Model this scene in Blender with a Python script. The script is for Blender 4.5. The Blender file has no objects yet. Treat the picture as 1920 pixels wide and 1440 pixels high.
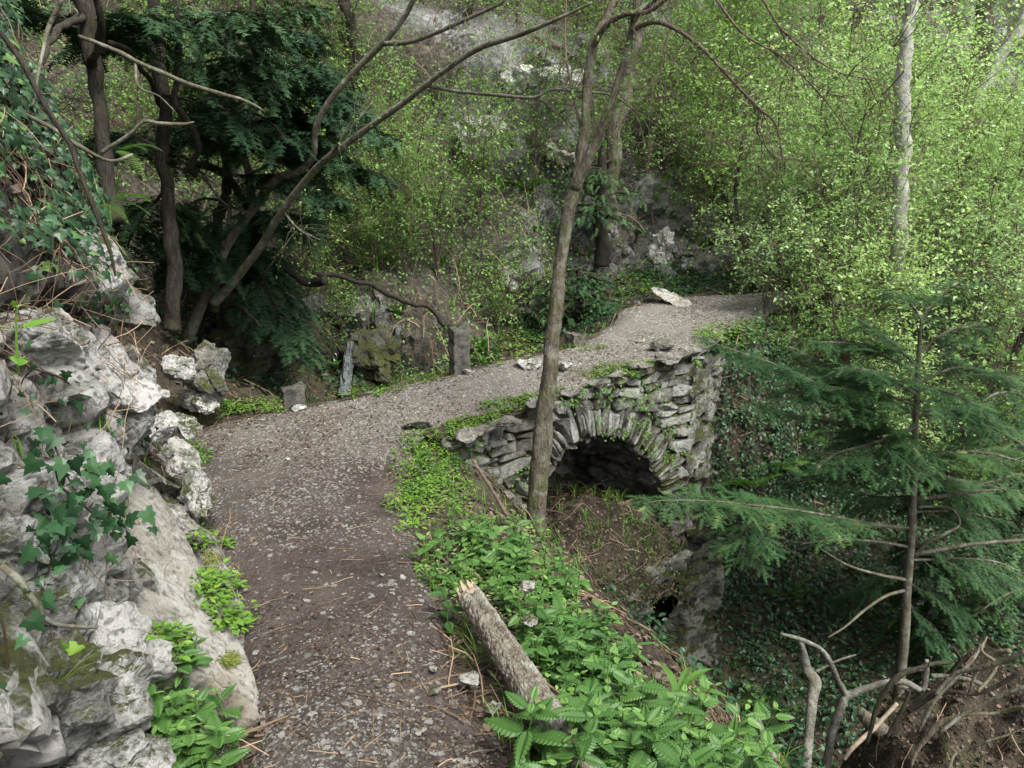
import bpy, math
import numpy as np
from mathutils import Vector
from mathutils.bvhtree import BVHTree

# ---------------------------------------------------------------- camera, sky, sun, exposure
SC = bpy.context.scene
COL = SC.collection
FPX, PITCH, CAMZ = 1371.0, math.radians(12), 1.6
cam_d = bpy.data.cameras.new('camera'); cam = bpy.data.objects.new('camera', cam_d); COL.objects.link(cam)
cam.location = (0, 0, CAMZ); cam.rotation_euler = (math.radians(90) - PITCH, 0, 0)
cam_d.sensor_width = 36; cam_d.lens = 36 * FPX / 1920
cam_d.clip_start = .05; cam_d.clip_end = 400
SC.camera = cam
SUN_EL, SUN_AZ = math.radians(56), math.radians(140)      # azimuth clockwise from +Y
world = bpy.data.worlds.new("World"); SC.world = world; world.use_nodes = True
nt = world.node_tree
sky = nt.nodes.new('ShaderNodeTexSky'); sky.sky_type = 'NISHITA'; sky.sun_disc = False
sky.sun_elevation = SUN_EL; sky.sun_rotation = SUN_AZ; sky.air_density = 1.0; sky.dust_density = 3.0
hs = nt.nodes.new('ShaderNodeHueSaturation'); hs.inputs['Saturation'].default_value = .30
bgn = nt.nodes['Background']; bgn.inputs['Strength'].default_value = .12
nt.links.new(sky.outputs[0], hs.inputs['Color']); nt.links.new(hs.outputs[0], bgn.inputs['Color'])
sun_d = bpy.data.lights.new('sun', 'SUN'); sun = bpy.data.objects.new('sun', sun_d); COL.objects.link(sun)
sun_d.energy = 2.4; sun_d.angle = math.radians(22); sun_d.color = (1, .97, .92)
sd = Vector((math.sin(SUN_AZ) * math.cos(SUN_EL), math.cos(SUN_AZ) * math.cos(SUN_EL), math.sin(SUN_EL)))
sun.rotation_euler = sd.to_track_quat('Z', 'Y').to_euler()
SC.view_settings.view_transform = 'Standard'; SC.view_settings.look = 'None'
SC.view_settings.exposure = 1.52; SC.view_settings.gamma = 1
SC.cycles.max_bounces = 6; SC.cycles.diffuse_bounces = 3; SC.cycles.transmission_bounces = 3
SC.cycles.use_denoising = True

rng = np.random.default_rng(7)
A_ = lambda *a: np.array(a, float)

# ---------------------------------------------------------------- pixel helper: where a thing seen at (px,py) stands at forward distance Y
def ray(px, py):
    u = (px - 960) / FPX; v = (720 - py) / FPX
    return A_(u, math.cos(PITCH) + v * math.sin(PITCH), -math.sin(PITCH) + v * math.cos(PITCH))
def W(px, py, Y):
    d = ray(px, py); return A_(0, 0, CAMZ) + d * (Y / d[1])
def zpath(y): return np.interp(y, [5.0, 7.0, 11.0, 16], [0, .4, .72, 1.05])
def G(px, py):
    d = ray(px, py); lo, hi = 1., 60.
    for _ in range(50):
        m = (lo + hi) / 2
        if CAMZ + d[2] * m / d[1] > zpath(m): lo = m
        else: hi = m
    return W(px, py, m)

# ---------------------------------------------------------------- noise
def _hash(ix, iy, iz, s):
    h = (ix.astype(np.int64) * 374761393 + iy.astype(np.int64) * 668265263 + iz.astype(np.int64) * 2147483647 + s * 1274126177) & 0xffffffff
    h = ((h ^ (h >> 13)) * 1274126177) & 0xffffffff
    h = ((h ^ (h >> 15)) * 2246822519) & 0xffffffff
    return (h ^ (h >> 16)) & 0xffffffff
def vnoise(P, s=0):
    P = np.asarray(P, float); I = np.floor(P).astype(np.int64); f = P - I; f = f * f * f * (f * (f * 6 - 15) + 10)
    r = np.zeros(len(P))
    for dx in (0, 1):
        for dy in (0, 1):
            for dz in (0, 1):
                w = (f[:, 0] if dx else 1 - f[:, 0]) * (f[:, 1] if dy else 1 - f[:, 1]) * (f[:, 2] if dz else 1 - f[:, 2])
                r += w * (_hash(I[:, 0] + dx, I[:, 1] + dy, I[:, 2] + dz, s) / 4294967295.)
    return r * 2 - 1
def fbm(P, o=4, s=0, g=.5):
    P = np.asarray(P, float); r = np.zeros(len(P)); a = 1.
    for i in range(o):
        r += a * vnoise(P * 2 ** i + 17.3 * i, s + i); a *= g
    return r
def worley(P, s=0, jit=.9):
    P = np.asarray(P, float); I = np.floor(P).astype(np.int64); n = len(P)
    F1 = np.full(n, 9.); F2 = np.full(n, 9.); ID = np.zeros(n, np.int64); C1 = np.zeros((n, 3))
    for dx in (-1, 0, 1):
        for dy in (-1, 0, 1):
            for dz in (-1, 0, 1):
                a, b, c = I[:, 0] + dx, I[:, 1] + dy, I[:, 2] + dz
                q = np.stack([a + .5 + jit * (_hash(a, b, c, s + k) / 4294967295. - .5) for a, b, c, k in ((a, b, c, 1),)] +
                             [b + .5 + jit * (_hash(a, b, c, s + 2) / 4294967295. - .5), c + .5 + jit * (_hash(a, b, c, s + 3) / 4294967295. - .5)], 1)
                d = np.sqrt(((P - q) ** 2).sum(1)); h = _hash(a, b, c, s + 9)
                m = d < F1
                F2 = np.where(m, F1, np.minimum(F2, d)); F1 = np.where(m, d, F1); ID = np.where(m, h, ID); C1[m] = q[m]
    return F1, F2, ID / 4294967295., C1

def facet(P, sc, s, warp=.10):
    """piecewise planar height: every noise cell is a flat tilted facet, so stone breaks along straight edges"""
    Q = P * sc + warp * np.stack([fbm(P * sc * .7, 2, s + 20 + k) for k in range(3)], 1); F1, F2, ID, C = worley(Q, s)
    a = ID * 997.3; D = np.stack([np.sin(a), np.sin(a * 1.7 + 1), np.sin(a * 2.3 + 2)], 1)
    return ((Q - C) * D).sum(1) / sc * .55 + (ID - .5) * .35 / sc - np.exp(-(F2 - F1) * 18) * .12 / sc
# ---------------------------------------------------------------- mesh buffers
class MB:
    def __init__(s): s.V = []; s.F = {}; s.M = {}; s.A = []; s.B = []; s.n = 0
    def add(s, V, F, var=0., b=0., mat=0):
        V = np.asarray(V, float).reshape(-1, 3)
        Fs = F if isinstance(F, list) else [F]
        for f in Fs:
            f = np.asarray(f, np.int64)
            if not len(f): continue
            k = f.shape[1]; s.F.setdefault(k, []).append(f + s.n); s.M.setdefault(k, []).append(np.full(len(f), mat))
        s.V.append(V); s.A.append(np.broadcast_to(np.asarray(var, float), (len(V),)).copy()); s.B.append(np.broadcast_to(np.asarray(b, float), (len(V),)).copy())
        s.n += len(V); return s
    def mesh(s, name, mats, origin=(0, 0, 0), smooth=False):
        V = np.concatenate(s.V) - np.asarray(origin, float)
        me = bpy.data.meshes.new(name); me.vertices.add(len(V)); me.vertices.foreach_set('co', V.astype(np.float32).ravel())
        li, st, mi, c = [], [], [], 0
        for k in s.F:
            f = np.concatenate(s.F[k]); li.append(f.ravel()); st.append(c + np.arange(len(f)) * k); c += f.size; mi.append(np.concatenate(s.M[k]))
        li = np.concatenate(li); st = np.concatenate(st); mi = np.concatenate(mi)
        me.loops.add(len(li)); me.loops.foreach_set('vertex_index', li.astype(np.int32))
        me.polygons.add(len(st)); me.polygons.foreach_set('loop_start', st.astype(np.int32))
        me.update(calc_edges=True)
        for m in (mats if isinstance(mats, (list, tuple)) else [mats]): me.materials.append(m)
        me.polygons.foreach_set('material_index', mi.astype(np.int32))
        me.polygons.foreach_set('use_smooth', np.full(len(st), bool(smooth)))
        for nm, arr in (('var', s.A), ('wear', s.B)):
            at = me.attributes.new(nm, 'FLOAT', 'POINT'); at.data.foreach_set('value', np.concatenate(arr).astype(np.float32))
        return me
    def build(s, name, mats, parent=None, origin=None, smooth=False):
        o0 = np.asarray(parent.location, float) if parent is not None and origin is None else (A_(0, 0, 0) if origin is None else np.asarray(origin, float))
        if parent is not None and parent.parent is not None: o0 = np.asarray(parent.parent.location, float)
        o = bpy.data.objects.new(name, s.mesh(name, mats, o0, smooth)); COL.objects.link(o)
        if parent is not None: o.parent = parent
        else: o.location = o0
        return o
def tag(o, label=None, cat=None, group=None, kind=None):
    if label: o['label'] = label
    if cat: o['category'] = cat
    if group: o['group'] = group
    if kind: o['kind'] = kind
    return o
def empty(name, loc, label, cat, group=None):
    o = bpy.data.objects.new(name, None); COL.objects.link(o); o.location = [float(x) for x in loc]; o.empty_display_size = .1
    return tag(o, label, cat, group)
def unit(v):
    v = np.asarray(v, float); return v / (np.linalg.norm(v, axis=-1, keepdims=True) + 1e-12)

def grid_faces(nu, nv, wrap=False):
    i = np.arange(nu - 1)[:, None]; j = np.arange(nv if wrap else nv - 1)[None]
    j2 = (j + 1) % nv
    return np.stack([i * nv + j, i * nv + j2, (i + 1) * nv + j2, (i + 1) * nv + j], -1).reshape(-1, 4)

def tubes(mb, P, R, sides=5, var=0., mat=0, b=0., cap=True):
    """P (n,k,3) polylines, R (n,k) radii, all tubes of a batch at once"""
    P = np.asarray(P, float); R = np.asarray(R, float)
    if P.ndim == 2: P = P[None]; R = R[None]
    n, k, _ = P.shape
    T = unit(np.gradient(P, axis=1))
    ref = np.where(np.abs(T[:, :1, 2:3]) > .8, A_(1, 0, 0), A_(0, 0, 1)) * np.ones((n, k, 3))
    m = unit(T.mean(1, keepdims=True)); ref = np.where(np.abs(m[..., 2:3]) > .75, A_(1, 0, 0), A_(0, 0, 1)) * np.ones((n, k, 3))
    U = unit(np.cross(T, ref)); Vv = np.cross(T, U)
    a = np.arange(sides) / sides * 2 * math.pi
    ring = P[:, :, None] + R[:, :, None, None] * (np.cos(a)[None, None, :, None] * U[:, :, None] + np.sin(a)[None, None, :, None] * Vv[:, :, None])
    V = ring.reshape(-1, 3); F0 = grid_faces(k, sides, True)
    F = (F0[None] + (np.arange(n) * k * sides)[:, None, None]).reshape(-1, 4)
    vv = np.broadcast_to(np.asarray(var, float), (n,)).repeat(k * sides) if np.ndim(var) <= 1 else var
    Fs = [F]
    if cap:
        e = (np.arange(n) * k * sides)[:, None] + (k - 1) * sides + np.arange(sides)[None]
        e0 = (np.arange(n) * k * sides)[:, None] + np.arange(sides)[None]
        Fs += [e, e0[:, ::-1]]
    mb.add(V, Fs, vv, b, mat); return mb

def smooth_poly(P, per=6):
    """Catmull-Rom through rows of P (k,d)"""
    P = np.asarray(P, float); Q = np.vstack([2 * P[0] - P[1], P, 2 * P[-1] - P[-2]]); out = []
    for i in range(len(P) - 1):
        p0, p1, p2, p3 = Q[i:i + 4]
        for t in np.arange(per) / per:
            out.append(.5 * (2 * p1 + (p2 - p0) * t + (2 * p0 - 5 * p1 + 4 * p2 - p3) * t * t + (3 * p1 - p0 - 3 * p2 + p3) * t ** 3))
    out.append(P[-1]); return np.array(out)
def px_poly(pts, per=6):
    """[(px,py,Y,radius_px)] -> world points and radii"""
    Q = np.array([np.append(W(a, b, Y), max(r, .5) * (Y / FPX) * 1.0) for a, b, Y, r in pts])
    S = smooth_poly(Q, per); return S[:, :3], np.maximum(S[:, 3], .0015)
def trunk(mb, pts, sides=20, per=10, rough=.10, seed=0, wob=0., furrow=.0, mat=0, b=0.):
    P, R = px_poly(pts, per) if not isinstance(pts, tuple) else pts
    if wob: P = P + wob * np.stack([fbm(P * 2.3 + k * 9, 3, seed + k) for k in range(3)], 1) * np.minimum(1, R / R.max() + .3)[:, None]
    i0 = mb.n
    tubes(mb, P, R, sides, 0., mat, b)
    V = mb.V[-1]; C = np.repeat(P, sides, 0); d = V - C
    nz = fbm(V * A_(14, 14, 5), 4, seed) * rough * 1.2 + fbm(V * 3.1, 2, seed + 5) * rough
    if furrow:
        _, F2, _, _ = worley(V * A_(38, 38, 12), seed); F1, _, _, _ = worley(V * A_(38, 38, 12), seed); nz = nz + furrow * (np.minimum(F2 - F1, .5) - .25) * 2
    mb.V[-1] = C + d * (1 + nz)[:, None]
    return P, R

def leaves(mb, pos, d, nrm, size, tmpl, var=None, b=0., mat=0, wid=None):
    pos = np.asarray(pos, float); n = len(pos)
    if n == 0: return mb
    x = unit(d); y = unit(np.cross(nrm, x)); z = np.cross(x, y)
    TV, TF = tmpl; size = np.broadcast_to(np.asarray(size, float), (n,)); w = size if wid is None else size * wid
    V = pos[:, None] + TV[None, :, :1] * (x * size[:, None])[:, None] + TV[None, :, 1:2] * (y * w[:, None])[:, None] + TV[None, :, 2:3] * (z * size[:, None])[:, None]
    k = len(TV); off = (np.arange(n) * k)[:, None, None]
    F = [(np.asarray(f)[None] + off).reshape(-1, np.asarray(f).shape[1]) for f in TF]
    var = rng.random(n) if var is None else np.broadcast_to(np.asarray(var, float), (n,))
    mb.add(V.reshape(-1, 3), F, np.repeat(var, k), b, mat); return mb

# leaf shapes, x along the leaf
T_SMALL = (A_(0, 0, 0, .45, .30, .06, 1, 0, -.04, .45, -.30, .06).reshape(-1, 3), [[[0, 1, 2], [0, 2, 3]]])
T_OVAL = (np.array([[0, 0, 0], [.25, .22, .05], [.6, .25, .05], [1, 0, -.08], [.6, -.25, .05], [.25, -.22, .05], [.25, 0, 0], [.6, 0, 0]]),
          [[[0, 6, 1], [0, 5, 6], [7, 3, 2], [7, 4, 3]], [[6, 7, 2, 1], [5, 4, 7, 6]]])
def _nettle(teeth=9, w=.33, droop=.16):
    V = []; F4 = []; F3 = []
    xs = np.linspace(0, 1, teeth * 2 + 1)
    for i, x in enumerate(xs):
        h = w * (math.sin(math.pi * min(1, x ** .62)) ** .8 if 0 < x < 1 else 0) + (.0 if x in (0, 1) else .012)
        if i % 2 == 1: h *= 1.14
        else: h *= .9
        zz = -droop * x * x; tx = x + (.02 if i % 2 else 0)
        V += [[x, 0, zz], [tx, h * .55, zz + .045 + .012 * (i % 2)], [tx, h, zz + .02], [tx, -h * .55, zz + .045 + .012 * (i % 2)], [tx, -h, zz + .02]]
        if i:
            a, c = (i - 1) * 5, i * 5
            F4 += [[a, c, c + 1, a + 1], [a + 1, c + 1, c + 2, a + 2], [a, a + 3, c + 3, c], [a + 3, a + 4, c + 4, c + 3]]
    return np.array(V), [F4]
T_NETTLE = _nettle()
T_NETTLE_LO = _nettle(5)
def _ivy():
    pol = [(0, 0), (-.12, .2), (-.02, .5), (.22, .34), (.42, .46), (.5, .22), (1, 0)]
    pts = [(x, y) for x, y in pol] + [(x, -y) for x, y in pol[-2:0:-1]]
    V = [[x, y, .05 - .16 * abs(y) - .08 * x * x + (.02 if i % 2 else 0)] for i, (x, y) in enumerate(pts)] + [[.25, 0, .09]]
    n = len(pts); return np.array(V), [[[n, i, (i + 1) % n] for i in range(n)]]
T_IVY = _ivy()
def _sprig(n=13, L=.2, w=.016, droop=.1, fwd=.35):
    """one conifer twig with flat rows of needles; unit length along x"""
    V = []; F = []
    for i in range(n):
        x = .04 + .9 * i / n; l = L * (1 - .55 * (i / n) ** 2) * (.8 + .4 * ((i * 37) % 10) / 10); z0 = -droop * x * x
        for s in (1, -1):
            k = len(V); V += [[x - w, 0, z0], [x + w, 0, z0], [x + l * fwd, s * l, z0 - .03 + .05 * ((i * 13) % 3 - 1)]]; F.append([k, k + 1, k + 2])
    k = len(V); V += [[0, .008, 0], [0, -.008, 0], [1, 0, -droop]]; F.append([k, k + 1, k + 2])
    return np.array(V), [F]
T_SPRIG = _sprig(12, .24, .026); T_SPRIG_LO = _sprig(8, .30, .052)
def _frond(n=20, droop=.45):
    V = []; F = []
    prof = lambda x: math.sin(math.pi * min(1, .12 + .88 * x)) ** .8
    for i in range(n):
        x = .1 + .88 * i / n; l = .24 * prof(x) + .01; z0 = .12 * math.sin(x * 2.2) - droop * x * x
        for s in (1, -1):
            for q, (a, c) in enumerate(((0, .34), (.3, .66), (.6, 1))):
                k = len(V); w = .016 * (1 - .25 * q)
                V += [[x + l * a * .3 - w, s * l * a, z0], [x + l * a * .3 + w, s * l * a, z0], [x + l * c * .3 + w * .9, s * l * c, z0 - .03 * c], [x + l * c * .3 - w * .9, s * l * c, z0 - .03 * c]]
                F.append([k, k + 1, k + 2, k + 3])
    xs = np.linspace(0, 1, 10)
    for i in range(9):
        k = len(V)
        for x in (xs[i], xs[i + 1]):
            z0 = .12 * math.sin(x * 2.2) - droop * x * x + .003; V += [[x, .006, z0], [x, -.006, z0]]
        F.append([k, k + 1, k + 3, k + 2])
    return np.array(V), [F]
T_FROND = _frond()
def _strap():
    V = []; F = []
    xs = np.linspace(0, 1, 11)
    for i, x in enumerate(xs):
        w = .085 * (min(1, x * 5 + .2)) * (1 - max(0, (x - .6) / .4) ** 2 * .95); z = .45 * math.sin(x * 2.4) * .6 - .5 * x * x * .7
        V += [[x, w, z + .02], [x, 0, z], [x, -w, z + .02 + .01 * (i % 2)]]
        if i: a, c = 3 * i - 3, 3 * i; F += [[a, a + 1, c + 1, c], [a + 1, a + 2, c + 2, c + 1]]
    return np.array(V), [F]
T_STRAP = _strap()
T_BLADE = (np.array([[x, w * s, .55 * x - .75 * x * x] for x, w in ((0, .012), (.3, .014), (.6, .011), (.85, .006), (1, .001)) for s in (1, -1)]), [[[2 * i, 2 * i + 1, 2 * i + 3, 2 * i + 2] for i in range(4)]])

# ---------------------------------------------------------------- materials
def new_mat(name):
    m = bpy.data.materials.new(name); m.use_nodes = True; n = m.node_tree.nodes; b = n['Principled BSDF']; return m, n, m.node_tree.links, b
def N(nodes, typ, **kw):
    x = nodes.new(typ)
    for k, v in kw.items():
        if k in x.inputs.keys(): x.inputs[k].default_value = v
        else: setattr(x, k, v)
    return x
def ramp(nodes, links, src, stops):
    r = nodes.new('ShaderNodeValToRGB'); e = r.color_ramp.elements
    while len(e) < len(stops): e.new(.5)
    for el, (p, c) in zip(e, stops): el.position = p; el.color = (*c, 1) if len(c) == 3 else c
    links.new(src, r.inputs[0]); return r.outputs[0]
def mixc(nodes, links, fac, a, b, mode='MIX'):
    m = nodes.new('ShaderNodeMix'); m.data_type = 'RGBA'; m.blend_type = mode
    for i, s in ((0, fac), (6, a), (7, b)):
        if isinstance(s, (int, float)): m.inputs[i].default_value = s
        elif isinstance(s, tuple): m.inputs[i].default_value = (*s, 1)
        else: links.new(s, m.inputs[i])
    return m.outputs[2]
def attr(nodes, name):
    a = nodes.new('ShaderNodeAttribute'); a.attribute_name = name; return a.outputs['Fac']
def math_(nodes, links, op, a, b=None, clamp=False):
    m = nodes.new('ShaderNodeMath'); m.operation = op; m.use_clamp = clamp
    for i, s in ((0, a), (1, b)):
        if s is None: continue
        if isinstance(s, (int, float)): m.inputs[i].default_value = s
        else: links.new(s, m.inputs[i])
    return m.outputs[0]
def noise(nodes, links, scale, detail=6, rough=.6, vec=None, dist=0.):
    n = N(nodes, 'ShaderNodeTexNoise', Scale=scale, Detail=detail, Roughness=rough, Distortion=dist)
    if vec is not None: links.new(vec, n.inputs['Vector'])
    return n.outputs[0]
def geo_pos(nodes):
    return nodes.new('ShaderNodeNewGeometry').outputs['Position']
def bump(nodes, links, b, h, strength=.5, dist=.02):
    x = N(nodes, 'ShaderNodeBump', Strength=strength, Distance=dist); links.new(h, x.inputs['Height']); links.new(x.outputs[0], b.inputs['Normal'])

def leaf_mat(name, stops, gloss=.5, trans=.35, dead=0.):
    m, n, l, b = new_mat(name)
    c = ramp(n, l, attr(n, 'var'), stops); oi = n.new('ShaderNodeObjectInfo')
    c = mixc(n, l, 1.0, c, ramp(n, l, oi.outputs['Random'], [(0, (.66, .72, .70)), (.5, (1, 1, 1)), (1, (1.18, 1.12, 1.05))]), 'MULTIPLY')
    l.new(c, b.inputs['Base Color']); b.inputs['Roughness'].default_value = gloss; b.inputs['Specular IOR Level'].default_value = .3 if gloss < .48 else .12
    t = n.new('ShaderNodeBsdfTranslucent'); tc = mixc(n, l, 1.0, c, (.95, 1.0, .62), 'MULTIPLY'); l.new(tc, t.inputs[0])
    s = n.new('ShaderNodeMixShader'); s.inputs[0].default_value = trans
    l.new(b.outputs[0], s.inputs[1]); l.new(t.outputs[0], s.inputs[2]); l.new(s.outputs[0], n['Material Output'].inputs[0]); return m
M = {}
M['spring'] = leaf_mat('spring leaves', [(0, (.09, .195, .04)), (.5, (.17, .315, .08)), (1, (.32, .49, .17))], .6, .5)
M['spring_skylit'] = leaf_mat('pale skylit spring leaves', [(0, (.22, .38, .13)), (.5, (.36, .54, .22)), (1, (.54, .68, .38))], .6, .5)  # paler leaf tone, raised to paint the open-sky brightness on the right
M['ivy'] = leaf_mat('ivy leaves', [(0, (.008, .028, .010)), (.5, (.018, .055, .02)), (.9, (.045, .105, .04)), (1, (.11, .20, .04))], .42, .12)
M['nettle'] = leaf_mat('nettle leaves', [(0, (.028, .075, .016)), (.5, (.06, .14, .032)), (1, (.14, .25, .06))], .45, .3)
M['herb'] = leaf_mat('herb leaves', [(0, (.05, .12, .02)), (.5, (.09, .19, .03)), (1, (.17, .28, .05))], .5, .3)
M['fir'] = leaf_mat('fir needles', [(0, (.016, .05, .022)), (.5, (.034, .082, .028)), (.93, (.06, .12, .04)), (1, (.16, .24, .07))], .55, .12)
M['yew'] = leaf_mat('yew needles', [(0, (.012, .030, .014)), (.5, (.024, .055, .025)), (1, (.05, .10, .04))], .65, .1)
M['fern'] = leaf_mat('fern fronds', [(0, (.045, .11, .025)), (.5, (.08, .17, .035)), (1, (.14, .25, .06))], .5, .35)
M['litter'] = leaf_mat('dead leaves', [(0, (.025, .018, .013)), (.5, (.066, .048, .035)), (.85, (.12, .092, .07)), (1, (.19, .135, .10))], .7, .05)
M['dry'] = leaf_mat('dry grass and twigs', [(0, (.05, .035, .024)), (.5, (.13, .09, .06)), (1, (.27, .21, .15))], .8, .05)

def bark_mat(name, c1, c2, sc=30, moss=0., vert=.25, lichen=0., cell=.55):
    m, n, l, b = new_mat(name)
    g = geo_pos(n); mp = n.new('ShaderNodeMapping'); mp.inputs['Scale'].default_value = (1, 1, vert); l.new(g, mp.inputs[0])
    a = noise(n, l, sc, 8, .7, mp.outputs[0], .4)
    v = N(n, 'ShaderNodeTexVoronoi', Scale=sc * 1.6); v.feature = 'DISTANCE_TO_EDGE'; dn = N(n, 'ShaderNodeTexNoise', Scale=sc * .8, Detail=5); l.new(mp.outputs[0], dn.inputs['Vector']); dm = n.new('ShaderNodeVectorMath'); dm.operation = 'SCALE'; dm.inputs['Scale'].default_value = 2.2 / sc; l.new(dn.outputs['Color'], dm.inputs[0]); da = n.new('ShaderNodeVectorMath'); l.new(mp.outputs[0], da.inputs[0]); l.new(dm.outputs[0], da.inputs[1]); l.new(da.outputs[0], v.inputs['Vector'])
    vr = ramp(n, l, v.outputs[0], [(0, (.25,) * 3), (.18, (1,) * 3)])
    c = ramp(n, l, a, [(.3, c1), (.7, c2)]); c = mixc(n, l, cell, c, vr, 'MULTIPLY')
    if lichen:
        lf = ramp(n, l, noise(n, l, 9, 6, .7, g), [(.5, (0,) * 3), (.62, (1,) * 3)]); c = mixc(n, l, math_(n, l, 'MULTIPLY', lf, lichen), c, (.33, .35, .30))
    if moss:
        mf = ramp(n, l, noise(n, l, 6, 6, .7, g), [(.5, (0,) * 3), (.62, (1,) * 3)])
        c = mixc(n, l, math_(n, l, 'MULTIPLY', mf, moss), c, (.06, .08, .015))
    l.new(c, b.inputs['Base Color']); b.inputs['Roughness'].default_value = .9; b.inputs['Specular IOR Level'].default_value = .2
    h = math_(n, l, 'ADD', a, math_(n, l, 'MULTIPLY', vr, .4)); bump(n, l, b, h, .8, .01); return m
M['bark'] = bark_mat('grey brown bark', (.04, .034, .025), (.145, .125, .09), 26, .55, .3, .25)
M['bark_dark'] = bark_mat('dark reddish bark', (.014, .012, .010), (.055, .045, .036), 22, .2, .3)
M['bark_limb'] = bark_mat('smooth olive bark', (.045, .04, .028), (.125, .115, .083), 14, .25, .5, .3, .15)
M['bark_dead'] = bark_mat('weathered grey deadwood', (.06, .055, .045), (.19, .18, .15), 24, .25, .9, .4, .35)
M['bark_pale'] = bark_mat('pale bark', (.22, .21, .18), (.44, .43, .39), 16, .1, .9, .5, .12)
M['bark_log'] = bark_mat('split log bark', (.075, .06, .045), (.24, .215, .17), 34, .05, .35, .45)
M['bark_root'] = bark_mat('mossy root bark', (.08, .068, .045), (.19, .165, .12), 16, .5, .5, 0, .2)
M['twig'] = bark_mat('thin twigs', (.07, .052, .038), (.17, .13, .10), 30, 0, .5)

def rock_mat(name, light=(.50, .49, .46), mid=(.25, .255, .225), dark=(.07, .063, .05), brown=(.20, .15, .10), moss=.35, sc=1., stonevar=False, bias=0., pits=.75):
    m, n, l, b = new_mat(name); g = geo_pos(n)
    a = noise(n, l, 3.2 * sc, 12, .72, g, .12); f = noise(n, l, 46 * sc, 10, .8, g)
    pv = N(n, 'ShaderNodeTexVoronoi', Scale=34. * sc); l.new(g, pv.inputs['Vector']); pit = ramp(n, l, math_(n, l, 'ADD', pv.outputs['Distance'], math_(n, l, 'MULTIPLY', math_(n, l, 'SUBTRACT', f, .5), 1.6)), [(.12, (.45,) * 3), (.30, (1,) * 3)])
    t = math_(n, l, 'ADD', math_(n, l, 'MULTIPLY', a, .72), math_(n, l, 'MULTIPLY', f, .30))
    t = math_(n, l, 'ADD', t, bias)
    if stonevar: t = math_(n, l, 'ADD', t, math_(n, l, 'MULTIPLY', math_(n, l, 'SUBTRACT', attr(n, 'var'), .5), .22))
    c = ramp(n, l, t, [(.40, dark), (.49, mid), (.57, light), (.72, tuple(min(.7, x * 1.3) for x in light))])
    bf = ramp(n, l, noise(n, l, 2.1 * sc, 5, .6, g), [(.52, (0,) * 3), (.68, (1,) * 3)])
    c = mixc(n, l, math_(n, l, 'MULTIPLY', bf, .7), c, mixc(n, l, .5, c, brown))
    c = mixc(n, l, pits, c, pit, 'MULTIPLY'); w = attr(n, 'wear')  # crevices between stones hold dark soil
    v = N(n, 'ShaderNodeTexVoronoi', Scale=4.5 * sc); v.feature = 'DISTANCE_TO_EDGE'
    dn = N(n, 'ShaderNodeTexNoise', Scale=3 * sc, Detail=4); l.new(g, dn.inputs['Vector'])
    vm = n.new('ShaderNodeVectorMath'); vm.operation = 'ADD'; l.new(g, vm.inputs[0]); l.new(dn.outputs['Color'], vm.inputs[1]); l.new(vm.outputs[0], v.inputs['Vector']); dn.inputs['Scale'].default_value = 2 * sc; dn.inputs['Detail'].default_value = 9
    crk = ramp(n, l, v.outputs[0], [(0, (.45,) * 3), (.03, (1,) * 3)]); ck = ramp(n, l, a, [(.48, (0,) * 3), (.58, (.6,) * 3)]); c = mixc(n, l, ck, c, crk, 'MULTIPLY')
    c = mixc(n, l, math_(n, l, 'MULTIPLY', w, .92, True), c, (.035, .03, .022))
    gn = n.new('ShaderNodeNewGeometry'); sx = n.new('ShaderNodeSeparateXYZ'); l.new(gn.outputs['Normal'], sx.inputs[0])
    up = math_(n, l, 'MULTIPLY', math_(n, l, 'ADD', sx.outputs[2], .35), .25)
    mz = math_(n, l, 'ADD', noise(n, l, 1.7 * sc, 7, .7, g), up)
    mz = math_(n, l, 'ADD', mz, (moss - .35) * .45)
    mz = math_(n, l, 'ADD', mz, math_(n, l, 'MULTIPLY', math_(n, l, 'SUBTRACT', f, .5), .5))
    mf = ramp(n, l, mz, [(.68, (0,) * 3), (.80, (1,) * 3)])
    mc = ramp(n, l, f, [(.35, (.02, .026, .008)), (.65, (.085, .09, .022))])
    c = mixc(n, l, mf, c, mc)
    l.new(c, b.inputs['Base Color']); b.inputs['Roughness'].default_value = .88; b.inputs['Specular IOR Level'].default_value = .25
    h = math_(n, l, 'ADD', math_(n, l, 'ADD', f, math_(n, l, 'MULTIPLY', a, 1.5)), math_(n, l, 'ADD', math_(n, l, 'MULTIPLY', crk, .5), math_(n, l, 'MULTIPLY', pit, .5))); bump(n, l, b, h, 1., .03); return m
M['rock'] = rock_mat('white limestone', moss=.2, bias=.055)
M['rock_slab'] = rock_mat('smooth beige limestone', light=(.45, .44, .40), mid=(.30, .28, .235), dark=(.13, .118, .09), brown=(.3, .23, .13), moss=.0, sc=.8, bias=.02, pits=.25)
M['rock_grey'] = rock_mat('grey limestone', light=(.36, .365, .345), mid=(.17, .17, .155), dark=(.045, .043, .038), moss=.25)
M['coping'] = rock_mat('weathered coping', light=(.32, .31, .27), mid=(.19, .18, .155), dark=(.08, .075, .06), moss=.05, sc=1.5)
M['backing'] = rock_mat('earthy joints', light=(.26, .25, .22), mid=(.12, .115, .095), dark=(.04, .037, .03), moss=.38, sc=2.)
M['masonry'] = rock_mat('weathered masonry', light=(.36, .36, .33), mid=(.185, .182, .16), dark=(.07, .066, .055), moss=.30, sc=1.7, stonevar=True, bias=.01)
M['masonry_moss'] = rock_mat('mossy masonry', light=(.26, .26, .23), mid=(.13, .13, .11), dark=(.05, .05, .04), moss=.42, sc=1.5, stonevar=True)
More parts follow.
